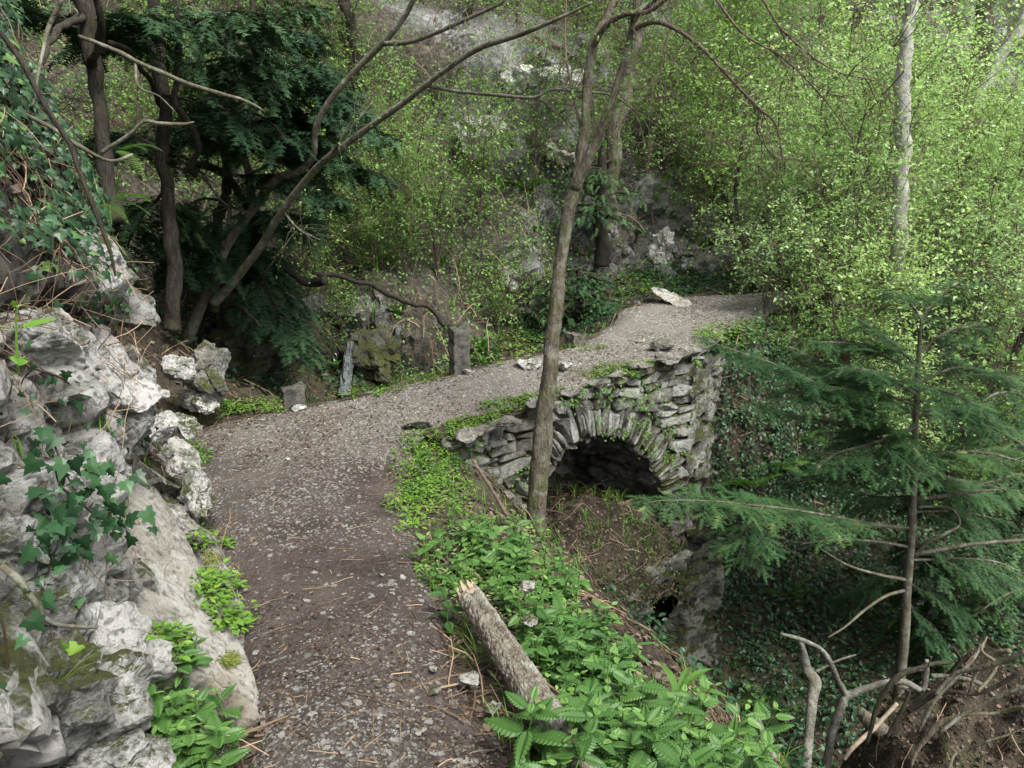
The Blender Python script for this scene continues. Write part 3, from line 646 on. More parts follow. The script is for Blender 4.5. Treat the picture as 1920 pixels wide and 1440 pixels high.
# the ring of thin radial stones round the arch, each a part
k0 = 0; al_ = np.r_[0, np.cumsum(np.linalg.norm(np.diff(AR, axis=0), axis=1))]; q_ = .06
while q_ < al_[-1] - .05:
    w = rs_.uniform(.028, .06); a_s, a_z = np.interp(q_, al_, AR[:, 0]), np.interp(q_, al_, AR[:, 1]); rr_ = unit(A_(a_s - arc_c[0], a_z - arc_c[1])); hr = rs_.uniform(.20, .34)
    mb = MB(); sd_ += 1; set_stone(mb, a_s + rr_[0] * hr * .48, a_z + rr_[1] * hr * .48, w * 1.12, hr, sd_, math.atan2(rr_[0], rr_[1]) + rs_.normal() * .05, rs_.uniform(-.012, .014), .2); mb.build('arch_stone', M['masonry'], bridge); q_ += w * 1.02
# soffit of the arch and its back wall
depth = 1.25; k = AR.shape[0]; ARf = AR[::-1]
arl = np.r_[0, np.cumsum(np.linalg.norm(np.diff(AR, axis=0), axis=1))]; sa = np.arange(0, arl[-1], .022); aS = np.interp(sa, arl, AR[:, 0]); aZ = np.interp(sa, arl, AR[:, 1])
dv = np.arange(-.02, depth, .03)
SS, DD = np.repeat(sa, len(dv)), np.tile(dv, len(sa)); h, ID, gr = stone_relief(SS, DD, .11, .3, 95)
cs, cz = np.repeat(aS, len(dv)), np.repeat(aZ, len(dv)); rad = unit(np.c_[cs - arc_c[0], cz - arc_c[1]])
rs = cs - rad[:, 0] * (h + .03); rz = cz - rad[:, 1] * (h + .03); nmid = wnorm(np.array([amid]))[0]
V = np.c_[wxy(rs) - nmid[None] * DD[:, None], rz]
MB().add(V, grid_faces(len(sa), len(dv)), ID, gr).build('arch_vault', M['masonry_shade'], bridge)
mb = MB(); b0, b1 = amid - arc_r - .25, amid + arc_r + .25
stone_wall(mb, lambda s: wxy(s) - nmid[None] * depth, lambda s: np.tile(nmid, (len(s), 1)), (b0, b1), lambda s: np.full(len(s), arc_c[1] + arc_r + .2), -1.9, .03, 99, sw=.2, shh=.09)
mb.build('back_wall', M['masonry_shade'], bridge)
# wing wall that recedes from the right-hand corner
Bc = wxy(np.array([WL]))[0]; We = A_(2.75, 8.75); wd = unit(We - Bc); wl = np.linalg.norm(We - Bc); wn = A_(wd[1], -wd[0])
Bz = float(zpath(Bc[1]))
mb = MB(); stone_wall(mb, lambda s: Bc + s[:, None] * wd, lambda s: np.tile(wn, (len(s), 1)), (-.06, wl), lambda s: Bz - .02 - s * .12 + fbm(np.c_[s * 4, s * 0, s * 0], 3, 91) * .05, -3.2, .024, 84, sw=.26, shh=.14)
mb.build('wing_wall', M['masonry_moss'], bridge)
# upstream face and the deck filling between the two faces
UL = np.array([G(*q)[:2] for q in [(560, 764), (700, 735), (870, 692), (960, 676), (1040, 655), (1130, 622)]]); ULs = smooth_poly(UL, 12)
useg = np.r_[0, np.cumsum(np.linalg.norm(np.diff(ULs, axis=0), axis=1))]
uxy = lambda s: np.c_[np.interp(s, useg, ULs[:, 0]), np.interp(s, useg, ULs[:, 1])] + A_(-.05, .08)
un = unit(ULs[-1] - ULs[0]); un = A_(-un[1], un[0])
mb = MB(); stone_wall(mb, uxy, lambda s: np.tile(un, (len(s), 1)), (0, useg[-1]), lambda s: zpath(uxy(s)[:, 1]) - .03, -1.3, .035, 87)
mb.build('upstream_wall', M['masonry_moss'], bridge)
dk = np.linspace(0, 1, 90); a_ = uxy(dk * useg[-1]); b_ = wxy(dk * WL) - wnorm(dk * WL) * .02
w_ = np.linspace(0, 1, 30); dV = a_[:, None] * (1 - w_)[None, :, None] + b_[:, None] * w_[None, :, None]; dz = zpath(dV[..., 1]) - .03
dV = np.dstack([dV, dz]).reshape(-1, 3); dV[:, 2] += fbm(dV * 5, 3, 4) * .012
deck_V, deck_F = dV, grid_faces(90, 30)
MB().add(dV, deck_F).build('deck_fill', M['soil'], bridge, smooth=True)
B_deck = bvh(deck_V, deck_F)

def rock_mesh(dims, seed, cuts=14, sub=4, nz=.05, flat_top=0.):
    """angular stone: a ball cut by random planes, then roughened"""
    n = 6 * 2 ** (sub - 1); g = np.linspace(-1, 1, n + 1); V = []; F = []; o = 0
    for ax in range(3):
        for sg in (-1, 1):
            u, v = np.meshgrid(g, g, indexing='ij'); w = np.full_like(u, sg); q = [None] * 3; q[ax] = w; q[(ax + 1) % 3] = u; q[(ax + 2) % 3] = v
            V.append(np.stack(q, -1).reshape(-1, 3)); f = grid_faces(n + 1, n + 1) + o; F.append(f if sg > 0 else f[:, ::-1]); o += (n + 1) ** 2
    V = unit(np.concatenate(V)); F = np.concatenate(F); r = np.random.default_rng(seed)
    D = unit(r.normal(size=(cuts, 3)) * A_(1, 1, 1)); dd = r.uniform(.52, .85, cuts)
    for n_, d_ in zip(D, dd):
        ex = np.maximum(V @ n_ - d_, 0); V = V - ex[:, None] * n_[None]
    V = V / np.abs(V).max(0)
    V = V * np.asarray(dims)[None] / 2; s = float(np.mean(dims))
    nn = unit(V / (np.asarray(dims)[None] / 2) + 1e-9)
    V = V + nn * ((fbm(V / s * 2.2 + seed, 3, seed) * nz * 1.3 + fbm(V / s * 9 + seed, 4, seed + 1) * nz * .35 - np.abs(fbm(V / s * 4 + seed, 3, seed + 2)) * nz * .7) * s)[:, None]
    V = V + nn * (facet(V / s + seed, 2.6, seed + 4) * s * nz * 5 + facet(V / s + seed, 6.5, seed + 6) * s * nz * 1.6)[:, None]
    return V, F
def rot(V, rx=0, ry=0, rz=0):
    for a, (i, j) in ((rx, (1, 2)), (ry, (2, 0)), (rz, (0, 1))):
        c, s = math.cos(a), math.sin(a); W_ = V.copy(); W_[:, i] = c * V[:, i] - s * V[:, j]; W_[:, j] = s * V[:, i] + c * V[:, j]; V = W_
    return V
def rock(name, pos, dims, r, seed, label, cat='rock', mat='rock', group=None, cuts=14, sub=4, nz=.05):
    V, F = rock_mesh(dims, seed, cuts, sub, nz); V = rot(V, *r) + np.asarray(pos)
    return tag(MB().add(V, F, (seed * .37) % 1, 0).build(name, M[mat], origin=(pos[0], pos[1], float(V[:, 2].min()))), label, cat, group)

# coping stones, parts of the bridge
for i, (px, py, dims, rz) in enumerate([(785, 800, (.26, .14, .08), .3), (1012, 762, (.3, .2, .07), .6), (1072, 738, (.26, .18, .06), .7), (1260, 680, (.46, .3, .11), .75), (1240, 655, (.36, .26, .10), .7),
        (1200, 690, (.24, .2, .06), .2), (950, 800, (.3, .2, .08), .5), (878, 828, (.24, .2, .12), .2), (1290, 668, (.25, .25, .1), .2), (1120, 722, (.26, .14, .05), .6), (1160, 706, (.24, .14, .05), .8), (905, 815, (.22, .18, .08), .9)]):
    p = G(px, py); V, F = rock_mesh(dims, 200 + i, 16, 3, .05)
    MB().add(rot(V, .04, -.05, rz) + p + A_(0, 0, dims[2] * .45), F, (i * .37) % 1).build('coping_stone', M['coping'], bridge)

# earth heap in the arch mouth on its corbelled ledge
ce = np.append(wxy(np.array([amid + .02]))[0] + nmid * .0, 0)
tdir = A_(-nmid[1], nmid[0])
uu, vv = np.meshgrid(np.linspace(-1, 1, 110), np.linspace(-1, 1, 110), indexing='ij'); uu, vv = uu.ravel(), vv.ravel()
r2 = np.hypot(uu * 1.0, np.where(vv > 0, vv * 1.35, vv * .9))
z0 = face_hit(1130, 932)[1]
hm = z0 - .06 - .62 * np.abs(uu) ** 2 - np.where(vv > 0, .55, .15) * np.abs(vv) ** 1.3
mv = np.c_[ce[0] + tdir[0] * uu * 1.05 + nmid[0] * np.where(vv > 0, vv * .5, vv * .95), ce[1] + tdir[1] * uu * 1.05 + nmid[1] * np.where(vv > 0, vv * .5, vv * .95), hm]
lip = np.clip((vv - .9) / .1, 0, 1); mv[:, 2] -= lip ** 2 * .25
mv[:, 2] += fbm(mv * 3, 4, 101) * .08 + fbm(mv * 14, 3, 102) * .018
mound_V, mound_F = mv, grid_faces(110, 110)
tag(MB().add(mv, mound_F).build('earth_mound', M['soil'], origin=ce + A_(0, 0, z0 - 1.4), smooth=True), 'heap of dark earth and dry stems filling the mouth of the bridge arch', 'earth heap')
B_mound = bvh(mound_V, mound_F)
zl = z0 - .56                                              # masonry footing that carries the heap, with a small dark culvert
hole_s, hole_z = face_hit(1192, 1150)
mb = MB(); stone_wall(mb, lambda s: wxy(s) + nmid[None] * .42, lambda s: np.tile(nmid, (len(s), 1)), (amid - 1.15, min(WL, amid + 1.1)), lambda s: np.full(len(s), zl + .03) + fbm(np.c_[s * 4, s * 0, s * 0], 3, 92) * .06, -3.4, .02, 86,
    hole=lambda s, z: (np.abs(s - hole_s + .12) < .19) & (z < zl - .16 + .0 - np.abs(s - hole_s + .12) * .5) & (z > zl - .75), sw=.3, shh=.14)
mb.build('footing_wall', M['masonry_moss'], bridge)
mb = MB(); stone_wall(mb, lambda s: wxy(np.array([amid + 1.1]))[0] + nmid[None] * (.42 - s[:, None]), lambda s: np.tile(tdir, (len(s), 1)), (0, .42), lambda s: np.full(len(s), zl), -3.4, .03, 88); mb.build('footing_return', M['masonry_moss'], bridge)

# ================================================================ POSTS AND KERB STUBS beside the bridge path
def post(name, px, py, w, hgt, rz, seed, label, lean=(0, 0), cut=.03):
    base = G(px, py); n = 26; a = np.linspace(-1, 1, n); zz = np.linspace(0, 1, 40); V = []; F = []
    per = np.concatenate([np.c_[a, -np.ones(n)], np.c_[np.ones(n), a], np.c_[-a, np.ones(n)], np.c_[-np.ones(n), -a]])
    per = per / (np.abs(per) ** 9).sum(1, keepdims=True) ** (1 / 9.)
    m = len(per); rings = [np.c_[per * w / 2 * (1 - .05 * z), np.full(m, z * hgt)] for z in zz]
    for s in (.9, .6, .3, .01): rings.append(np.c_[per * w / 2 * .95 * s, np.full(m, hgt + .012 * (1 - s))])
    V = np.concatenate(rings); V = V + np.r_[np.zeros((0, 3)), V * 0]
    top = np.clip((V[:, 2] / hgt - .8) / .2, 0, 1); nz = fbm(V * 22 + seed, 4, seed) * .006 + fbm(V * 7 + seed, 3, seed + 1) * .012
    dirv = unit(np.c_[V[:, :2], np.zeros(len(V))]); V = V + dirv * (nz * (1 + top))[:, None]; V[:, 2] += top * (fbm(V * 12 + seed, 3, seed + 2) * cut + V[:, 0] * .12)
    V[:, 0] += V[:, 2] * lean[0]; V[:, 1] += V[:, 2] * lean[1]
    V = rot(V, 0, 0, rz) + base - A_(0, 0, .05)
    return tag(MB().add(V, grid_faces(len(rings), m, True), .4).build(name, M['concrete'], origin=base, smooth=True), label, 'post', 'stone posts along the bridge')
post('stone_post', 861, 697, .155, .46, .5, 11, 'tall square weathered stone post with a crumbling top on the far edge of the bridge')
post('stone_post', 551, 758, .17, .20, .35, 12, 'broken off post stub standing in green herbs at the near end of the bridge', cut=.02)
post('stone_post', 1079, 646, .17, .16, .6, 13, 'low broken post stub in the moss at the upper end of the bridge', cut=.03)
rock('flat_rock', G(1264, 568) + A_(0, 0, .06), (.46, .85, .12), (.33, .1, .6), 21, 'flat pale slab lying on the verge where the path bends out of sight', 'rock', 'rock_slab', nz=.03, cuts=18)

# ================================================================ ROCKS OF THE LEFT BANK
RK = [ # px, py, Y, dims, rot, mat, label
 (150, 705, 2.75, (.62, .5, .42), (.1, .5, .2), 'rock', 'large white bulging rock jutting from the left bank at eye height'),
 (75, 640, 2.3, (.4, .4, .28), (.2, .5, .4), 'rock', 'white rock with ivy above it, between the left edge and the bulging rock'),
 (222, 745, 2.95, (.34, .4, .44), (.1, .1, .8), 'rock', 'fluted white rock on the right flank of the large bulging rock'),
 (238, 582, 3.3, (.34, .36, .20), (.1, .35, .1), 'rock_grey', 'rounded grey boulder perched on top of the left outcrop beside the yew trunks'),
 (175, 500, 3.0, (.5, .5, .22), (.1, .7, .2), 'rock', 'upper white ledge half buried in twigs below the ivy'),
 (170, 840, 2.75, (.48, .46, .38), (.2, .2, .5), 'rock_grey', 'brownish overhung rock under the large bulging rock'),
 (45, 880, 2.1, (.42, .4, .36), (.3, .2, .9), 'rock_grey', 'grey rock under hanging ivy at the left edge'),
 (100, 960, 2.15, (.34, .34, .3), (.3, .6, .2), 'rock', 'cracked rock behind the ivy strands beside the smooth slab'),
 (150, 1040, 2.15, (.22, .24, .36), (.1, .1, .3), 'rock', 'narrow upright rock against the left edge of the smooth slab'),
 (60, 1150, 1.75, (.42, .38, .36), (.2, .3, .6), 'rock_grey', 'rounded grey boulder with moss above the lowest white rocks'),
 (160, 1230, 1.82, (.30, .3, .26), (.5, .2, .2), 'rock', 'white angular rock above the nettles in the lower left corner'),
 (240, 1250, 1.95, (.20, .2, .24), (.2, .5, .9), 'rock', 'small pointed white rock nearest the nettles at the foot of the bank'),
 (190, 1340, 1.68, (.26, .3, .34), (.1, .3, .4), 'rock', 'tall white block with a dark cleft beside the nettles'),
 (240, 1420, 1.6, (.22, .2, .15), (.2, .2, .1), 'rock', 'lowest white stone peeping out under the nettle leaves'),
 (70, 1320, 1.5, (.34, .34, .34), (.3, .1, .7), 'rock_grey', 'mossy brown rock in the bottom left corner'),
 (10, 1040, 1.75, (.3, .3, .3), (.3, .1, .2), 'rock_grey', 'mossy rock cut off by the left edge at mid height'),
 (335, 858, 4.0, (.24, .5, .13), (.1, .3, .5), 'rock', 'pale rock rib lying along the left edge of the path above the slab'),
 (365, 925, 3.75, (.22, .7, .16), (.05, .45, .45), 'rock', 'long weathered rock between the smooth slab and the path'),
 (352, 800, 4.9, (.22, .45, .13), (.2, .3, .6), 'rock', 'jagged white rock beside the small herb tuft at the bend'),
 (392, 700, 5.6, (.40, .42, .5), (.1, .1, .2), 'rock_grey', 'lumpy grey rock standing left of the dark wet hollow'),
 (345, 690, 5.3, (.3, .3, .22), (.2, .2, .6), 'rock', 'small white rock in the leafy bank below the yew'),
 (375, 745, 5.5, (.3, .3, .2), (.2, .2, .1), 'rock', 'low white rock next to the green herbs at the bend'),
 (300, 800, 4.3, (.2, .3, .2), (.2, .2, .1), 'rock', 'small pale stone in the dark leaf litter above the rock rib')]
for i, (px, py, Y, dims, r, mt, lab) in enumerate(RK):
    rock('boulder', W(px, py, Y), dims, r, 400 + i, lab, 'rock', mt, 'rocks of the left bank', sub=5 if dims[0] > .3 else 4, nz=.06, cuts=18)
# the smooth slab: a real tilted plate between the cliff and the path
sl_px = [(232, 866, 3.0), (300, 930, 3.0), (345, 1000, 2.88), (372, 1085, 2.74), (400, 1160, 2.58), (440, 1240, 2.42), (515, 1308, 2.26), (490, 1325, 2.2), (400, 1300, 2.16), (320, 1280, 2.08), (265, 1210, 2.08), (222, 1110, 2.16), (190, 1000, 2.34), (196, 900, 2.72)]
sp = np.array([W(*q) for q in sl_px]); c = sp.mean(0); un_, sv, vt = np.linalg.svd(sp - c); nrm = vt[2] * (1 if vt[2][2] > 0 else -1)
a2 = (sp - c) @ vt[0]; b2 = (sp - c) @ vt[1]; oc = np.c_[a2, b2]; oc = smooth_poly(np.vstack([oc, oc[:1]]), 8)[:-1]
oc = oc + np.c_[fbm(np.c_[oc * 9, oc[:, 0] * 0], 3, 7), fbm(np.c_[oc * 9 + 30, oc[:, 0] * 0], 3, 8)] * .018
rings = []; 
for f_ in np.linspace(0.001, 1, 60): rings.append(np.c_[oc * f_, np.full(len(oc), .0)])
for f_, dz_ in ((1.0, -.03), (.99, -.07), (.97, -.14), (.9, -.22)): rings.append(np.c_[oc * f_, np.full(len(oc), dz_)])
sv_ = np.concatenate(rings); SVs = c + sv_[:, :1] * vt[0] + sv_[:, 1:2] * vt[1]
nzv = fbm(SVs * 2.5, 3, 9) * .03 + fbm(SVs * 11, 4, 10) * .006
_, F2_, id_, _ = worley(SVs * A_(3.5, 3.5, 3.5), 12); nzv += (id_ - .5) * .012
SVs = SVs + nrm * (nzv + sv_[:, 2])[:, None]
tag(MB().add(SVs, grid_faces(len(rings), len(oc), True), .5).build('rock_slab', M['rock_slab'], origin=c - A_(0, 0, .35), smooth=True), 'large smooth beige rock slab tilted against the left bank along the path', 'rock', 'rocks of the left bank')
B_slab = bvh(SVs, grid_faces(len(rings), len(oc), True))

# rocks beyond the bridge and outcrops at the foot of the hillside
for i, (px, py, Y, dims, r, mt, lab) in enumerate([(955, 525, 11.2, (.34, .4, .42), (0, 0, .3), 'rock', 'bright white rock face between the hanging roots behind the tall post'), (1000, 578, 11.0, (.7, .5, .3), (0, .1, .3), 'rock_grey', 'flat grey rock above the ferns left of the little fir'),
   (1245, 470, 13.2, (.5, .4, .7), (0, 0, .1), 'rock', 'white rock in the cliff foot above the far path bend'), (1110, 470, 12.9, (1.2, .6, 1.3), (0, 0, .2), 'rock_grey', 'big grey outcrop behind the dark fir trunk'), (1335, 505, 13.2, (1.5, .7, 1.0), (0, 0, .2), 'rock_grey', 'dark banded outcrop above the far bend of the path'),
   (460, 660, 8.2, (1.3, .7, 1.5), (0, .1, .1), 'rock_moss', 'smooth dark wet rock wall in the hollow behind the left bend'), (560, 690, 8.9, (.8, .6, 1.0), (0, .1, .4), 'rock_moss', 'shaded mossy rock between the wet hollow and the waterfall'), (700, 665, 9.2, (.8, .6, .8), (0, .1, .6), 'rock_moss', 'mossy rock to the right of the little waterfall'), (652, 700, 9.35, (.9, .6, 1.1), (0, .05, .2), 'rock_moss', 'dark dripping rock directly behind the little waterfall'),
   (1220, 1180, 7.0, (.5, .5, .8), (0, 0, .3), 'rock_grey', 'grey rock at the foot of the bridge above the stream bed'), (1010, 175, 15.5, (1.3, .9, .9), (.1, .1, .2), 'rock', 'pale crag high on the hillside behind the forked tree'), (905, 250, 14.5, (1.0, .7, .7), (.2, .2, .5), 'rock', 'pale crag high on the hillside left of the forked tree'), (1340, 1030, 7.6, (.7, .5, .3), (0, 0, .1), 'rock_grey', 'flat grey stone half hidden under the fir bough right of the arch'),
   (1030, 280, 14.2, (1.1, .6, .25), (.1, .5, .3), 'rock_slab', 'sloping pale ledge on the hillside left of the forked trunk')]):
    hp = hit(px, py, [B_hill, B_ground])[0] if (Y > 10.5 or py < 400) else None
    rock('outcrop', W(px, py, Y) if hp is None else hp, dims, r, 500 + i, lab, 'rock', mt, sub=5, nz=.09, cuts=16)

# small waterfall and stream bed water
wp = [W(655, 640, 8.95), W(655, 668, 8.9), W(650, 700, 8.8), W(645, 740, 8.6)]; wq_ = smooth_poly(np.array(wp), 8)
lat = np.linspace(-1, 1, 26); wv = (wq_[:, None] + lat[None, :, None] * A_(.05, .02, 0) * np.linspace(1.0, 1.4, len(wq_))[:, None, None]).reshape(-1, 3)
wv[:, 1] -= (1 - np.tile(lat, len(wq_)) ** 2) * .06 + fbm(wv * A_(22, 22, 4), 3, 14) * .03
tag(MB().add(wv, grid_faces(len(wq_), 26)).build('waterfall', M['water'], smooth=True), 'thin trickle of water down the mossy rock behind the bridge', 'waterfall', kind='thing')
# steel ring hanging on a thin chain beside the trickle
hk = W(628, 665, 8.75); th = np.linspace(0, 2 * math.pi, 24)
ringp = hk + np.c_[np.cos(th) * .022, th * 0, np.sin(th) * .045 - .03]
mb = MB(); tubes(mb, ringp, np.full(24, .006), 6, cap=False); ro = empty('hanging_ring', hk + A_(0, 0, -.08), 'steel ring on a short chain hanging left of the waterfall', 'metal ring')
mb.build('ring', M['metal'], ro); mb = MB(); tubes(mb, np.array([hk + A_(0, 0, .015 + .03 * i) for i in range(8)]), np.tile([.004, .007], 4), 5); mb.build('chain', M['metal'], ro)
# ================================================================ TREES
def tree(name, label, cat='tree', group=None, base=(0, 0, 0)): return empty(name, base, label, cat, group)
def twiglets(wb, P, R, n, length, droop=.2, seed=0, kmin=.15, r=.0035, spread=1., up=.2, k=6):
    """thin side twigs from a limb; returns their polylines"""
    r_ = np.random.default_rng(seed); i = np.clip((len(P) * (kmin + (1 - kmin) * r_.random(n))).astype(int), 0, len(P) - 2)
    T_ = unit(P[i + 1] - P[i]); d0 = unit(T_ * .7 + unit(r_.normal(size=(n, 3))) * spread + A_(0, 0, up)); L = length * (.4 + .8 * r_.random(n))
    Q = [P[i]]; dd = d0
    for j in range(k - 1):
        dd = unit(dd + r_.normal(size=(n, 3)) * .22 + A_(0, 0, -droop) * .4); Q.append(Q[-1] + dd * (L / (k - 1))[:, None])
    Q = np.stack(Q, 1); tubes(wb, Q, np.linspace(1, .25, k)[None] * (r * (.6 + .8 * r_.random(n)))[:, None], 3); return Q
def leaf_on(lb, Q, per, size, tmpl=T_SMALL, seed=0, flat=.75, var=None, from_=.25, jit=.02):
    r_ = np.random.default_rng(seed); n, k, _ = Q.shape
    t = (from_ + (1 - from_) * (np.ceil(r_.random((n, per)) * 4) / 4 - .04 * r_.random((n, per)))) * (k - 1); i = np.clip(t.astype(int), 0, k - 2); f = (t - i)[..., None]; I = np.arange(n)[:, None]
    p = Q[I, i] * (1 - f) + Q[I, i + 1] * f; d = unit(Q[I, i + 1] - Q[I, i]); p = p.reshape(-1, 3); d = d.reshape(-1, 3)
    nr_ = unit(A_(0, 0, 1) * flat + r_.normal(size=p.shape) * (1 - flat) * .9 + .15 * r_.normal(size=p.shape)); side = np.cross(nr_, d) * np.where(r_.random(len(p)) < .5, 1, -1)[:, None]
    leaves(lb, p + r_.normal(size=p.shape) * jit, unit(d * .5 + side), nr_, size * (.35 + 1.0 * r_.random(len(p))), tmpl, var)
def bough(nb, wb, P, R, slen=.45, start=.15, spacing=.045, droop=.25, sprig=.085, seed=0, tmpl=None, flat=.9, tilt=0., up=.0, every=.03):
    """conifer limb: side branchlets in a flat drooping fan, each with rows of needles"""
    r_ = np.random.default_rng(seed); tmpl = tmpl or T_SPRIG
    tubes(wb, P, R, 6); sg = np.r_[0, np.cumsum(np.linalg.norm(np.diff(P, axis=0), axis=1))]; Ltot = sg[-1]
    ss = np.arange(start * Ltot, Ltot, spacing); n = len(ss)
    if n < 2: return
    pt = np.stack([np.interp(ss, sg, P[:, k]) for k in range(3)], 1); tg = unit(np.stack([np.interp(ss + .02, sg, P[:, k]) for k in range(3)], 1) - np.stack([np.interp(ss - .02, sg, P[:, k]) for k in range(3)], 1))
    side = unit(np.cross(tg, A_(0, 0, 1))) * np.where(np.arange(n) % 2, 1, -1)[:, None]; fr = ss / Ltot
    L = slen * (1 - .75 * fr ** 1.5) * (.6 + .6 * r_.random(n)); dd = unit(tg * .55 + side + r_.normal(size=(n, 3)) * .18 + A_(0, 0, up)); Q = [pt]; K = 7
    for j in range(K - 1):
        dd = unit(dd + A_(0, 0, -droop) * .35 + r_.normal(size=(n, 3)) * .08); Q.append(Q[-1] + dd * (L / (K - 1))[:, None])
    Q = np.stack(Q, 1); tubes(wb, Q, np.linspace(1, .3, K)[None] * np.full(n, .0035)[:, None], 3)
    for a in range(n):
        m = max(3, int(L[a] / every)); t = np.linspace(.08, 1, m) * (K - 1); i = np.minimum(t.astype(int), K - 2); f = (t - i)[:, None]
        p = Q[a, i] * (1 - f) + Q[a, i + 1] * f; d = unit(Q[a, i + 1] - Q[a, i]); nn = unit(A_(0, 0, 1) + r_.normal(size=(m, 3)) * .25)
        sd = np.cross(nn, d) * np.where(np.arange(m) % 2, 1, -1)[:, None]; w = np.where(np.arange(m) == m - 1, .1, 1.)[:, None]
        leaves(nb, p, unit(d * .8 + sd * w + A_(0, 0, -droop * .5)), nn, sprig * (.6 + .6 * r_.random(m)), tmpl, np.clip(r_.random() * .5 + r_.random(m) * .5 + .06 * (t / K > .8), 0, 1))

# --- the forked young tree in the middle
t0 = W(1003, 1010, 5.0); drp = drop(t0 + A_(0, 0, .8)); base = A_(t0[0], t0[1], (drp if drp else t0[2]) - .05)
TR = tree('forked_tree', 'slender forked tree with furrowed bark standing in front of the bridge arch', base=base)
mb = MB()
main = [(1000, 1040, 4.98, 25.0), (1003, 985, 5.0, 21.1), (1010, 900, 5.0, 19.5), (1018, 820, 5.0, 18.7), (1022, 760, 5.0, 16.2), (1030, 700, 5.0, 14.3), (1040, 610, 5.0, 13.1), (1046, 530, 5.02, 12.5), (1056, 450, 5.05, 11.8), (1068, 385, 5.05, 12.5), (1084, 325, 5.05, 10.6)]
trunk(mb, main + [(1094, 260, 5.06, 9.4), (1101, 190, 5.08, 9.0), (1108, 130, 5.1, 9.4), (1117, 75, 5.12, 8.1), (1140, 30, 5.15, 6.9), (1160, -40, 5.2, 6.2), (1170, -130, 5.2, 5.5)], 28, 14, .12, 3, .012, .07)
mb.build('trunk', M['bark'], TR, smooth=True)
wb, lb = MB(), MB()
stems = [[(1078, 355, 5.04, 10.0), (1105, 295, 5.0, 8.1), (1130, 235, 4.97, 7.5), (1155, 165, 4.95, 6.9), (1176, 95, 4.93, 5.9), (1190, 20, 4.9, 5.3), (1196, -70, 4.9, 4.7)],
  [(1113, 85, 5.1, 5.6), (1135, 50, 5.0, 5.0), (1170, 27, 4.9, 5.1), (1215, 22, 4.8, 3.9), (1260, -10, 4.7, 3.1)],
  [(1187, 55, 4.9, 4.7), (1225, 42, 4.8, 3.9), (1262, 52, 4.7, 3.6), (1310, 85, 4.6, 3.3), (1340, 115, 4.55, 3.0), (1395, 175, 4.5, 2.5), (1425, 205, 4.45, 2.2), (1455, 235, 4.4, 1.8), (1468, 300, 4.4, 1.4)],
  [(1340, 115, 4.55, 2.5), (1385, 165, 4.6, 2.2), (1422, 205, 4.65, 2.0), (1420, 245, 4.7, 1.7), (1440, 280, 4.7, 1.2), (1468, 305, 4.7, 0.8)],
  [(1187, 40, 4.9, 3.9), (1240, -10, 4.8, 3.1), (1300, -40, 4.7, 2.3)], [(1092, 250, 5.06, 3.1), (1075, 180, 5.2, 2.3), (1060, 90, 5.3, 2.0), (1062, -20, 5.4, 1.6)],
  [(1330, -20, 4.3, 2.3), (1390, 60, 4.3, 2.0), (1470, 110, 4.3, 1.7), (1540, 180, 4.3, 1.4), (1600, 260, 4.3, 0.9)], [(1420, -20, 4.2, 2.0), (1470, 60, 4.2, 1.7), (1560, 130, 4.2, 1.3), (1640, 150, 4.2, 0.9)], [(1255, 54, 4.7, 1.7), (1240, 120, 4.7, 1.2), (1232, 190, 4.7, 0.8)]]
for i, st in enumerate(stems):
    Pp, Rr = trunk(wb, st, 12, 8, .06, 20 + i, 0, .0)
    if i in (0,): wb.build('forked_limb', M['bark'], TR, smooth=True); wb = MB()
    Q = twiglets(wb, Pp, Rr, 26 if i else 14, .42, .25, 30 + i, .25, .0028); Q2 = twiglets(wb, Q.reshape(-1, 3), None, 40, .18, .2, 60 + i, .1, .0015)
    leaf_on(lb, Q2, 3, .026, T_OVAL, 70 + i, .5)
wb.build('branches', M['twig'], TR); lb.build('leaves', M['spring'], TR)

# --- pale leaning limbs crossing the upper left
b0 = W(415, 600, 7.0)
TR = tree('leaning_tree', 'smooth olive tree leaning right with two long bare limbs crossing above the path', base=(b0[0], b0[1], b0[2]))
mb = MB(); trunk(mb, [(350, 640, 7.3, 11.0), (372, 585, 7.2, 9.8), (400, 520, 7.1, 8.6), (432, 450, 7, 8.1), (480, 385, 6.9, 7.5), (520, 335, 6.8, 7.5), (560, 322, 6.7, 6.3), (588, 290, 6.6, 5.8), (592, 240, 6.5, 5.8), (625, 180, 6.4, 5.8), (680, 118, 6.3, 5.8), (728, 70, 6.2, 5.2), (765, 20, 6.1, 4.6), (790, -40, 6, 4.3)], 16, 10, .06, 5); mb.build('limb', M['bark_limb'], TR, smooth=True)
mb = MB(); trunk(mb, [(400, 570, 7.1, 9.8), (440, 525, 7.0, 8.6), (490, 460, 6.8, 7.5), (530, 395, 6.6, 6.9), (580, 330, 6.4, 6.3), (620, 292, 6.2, 6.3), (690, 240, 6.0, 5.8), (760, 190, 5.8, 5.2), (830, 135, 5.6, 4.6), (900, 90, 5.4, 5.0), (975, 65, 5.2, 4.3), (1040, 38, 5.0, 3.2), (1110, 5, 4.9, 2.2)], 16, 10, .06, 6); mb.build('limb', M['bark_limb'], TR, smooth=True)
wb, lb = MB(), MB()
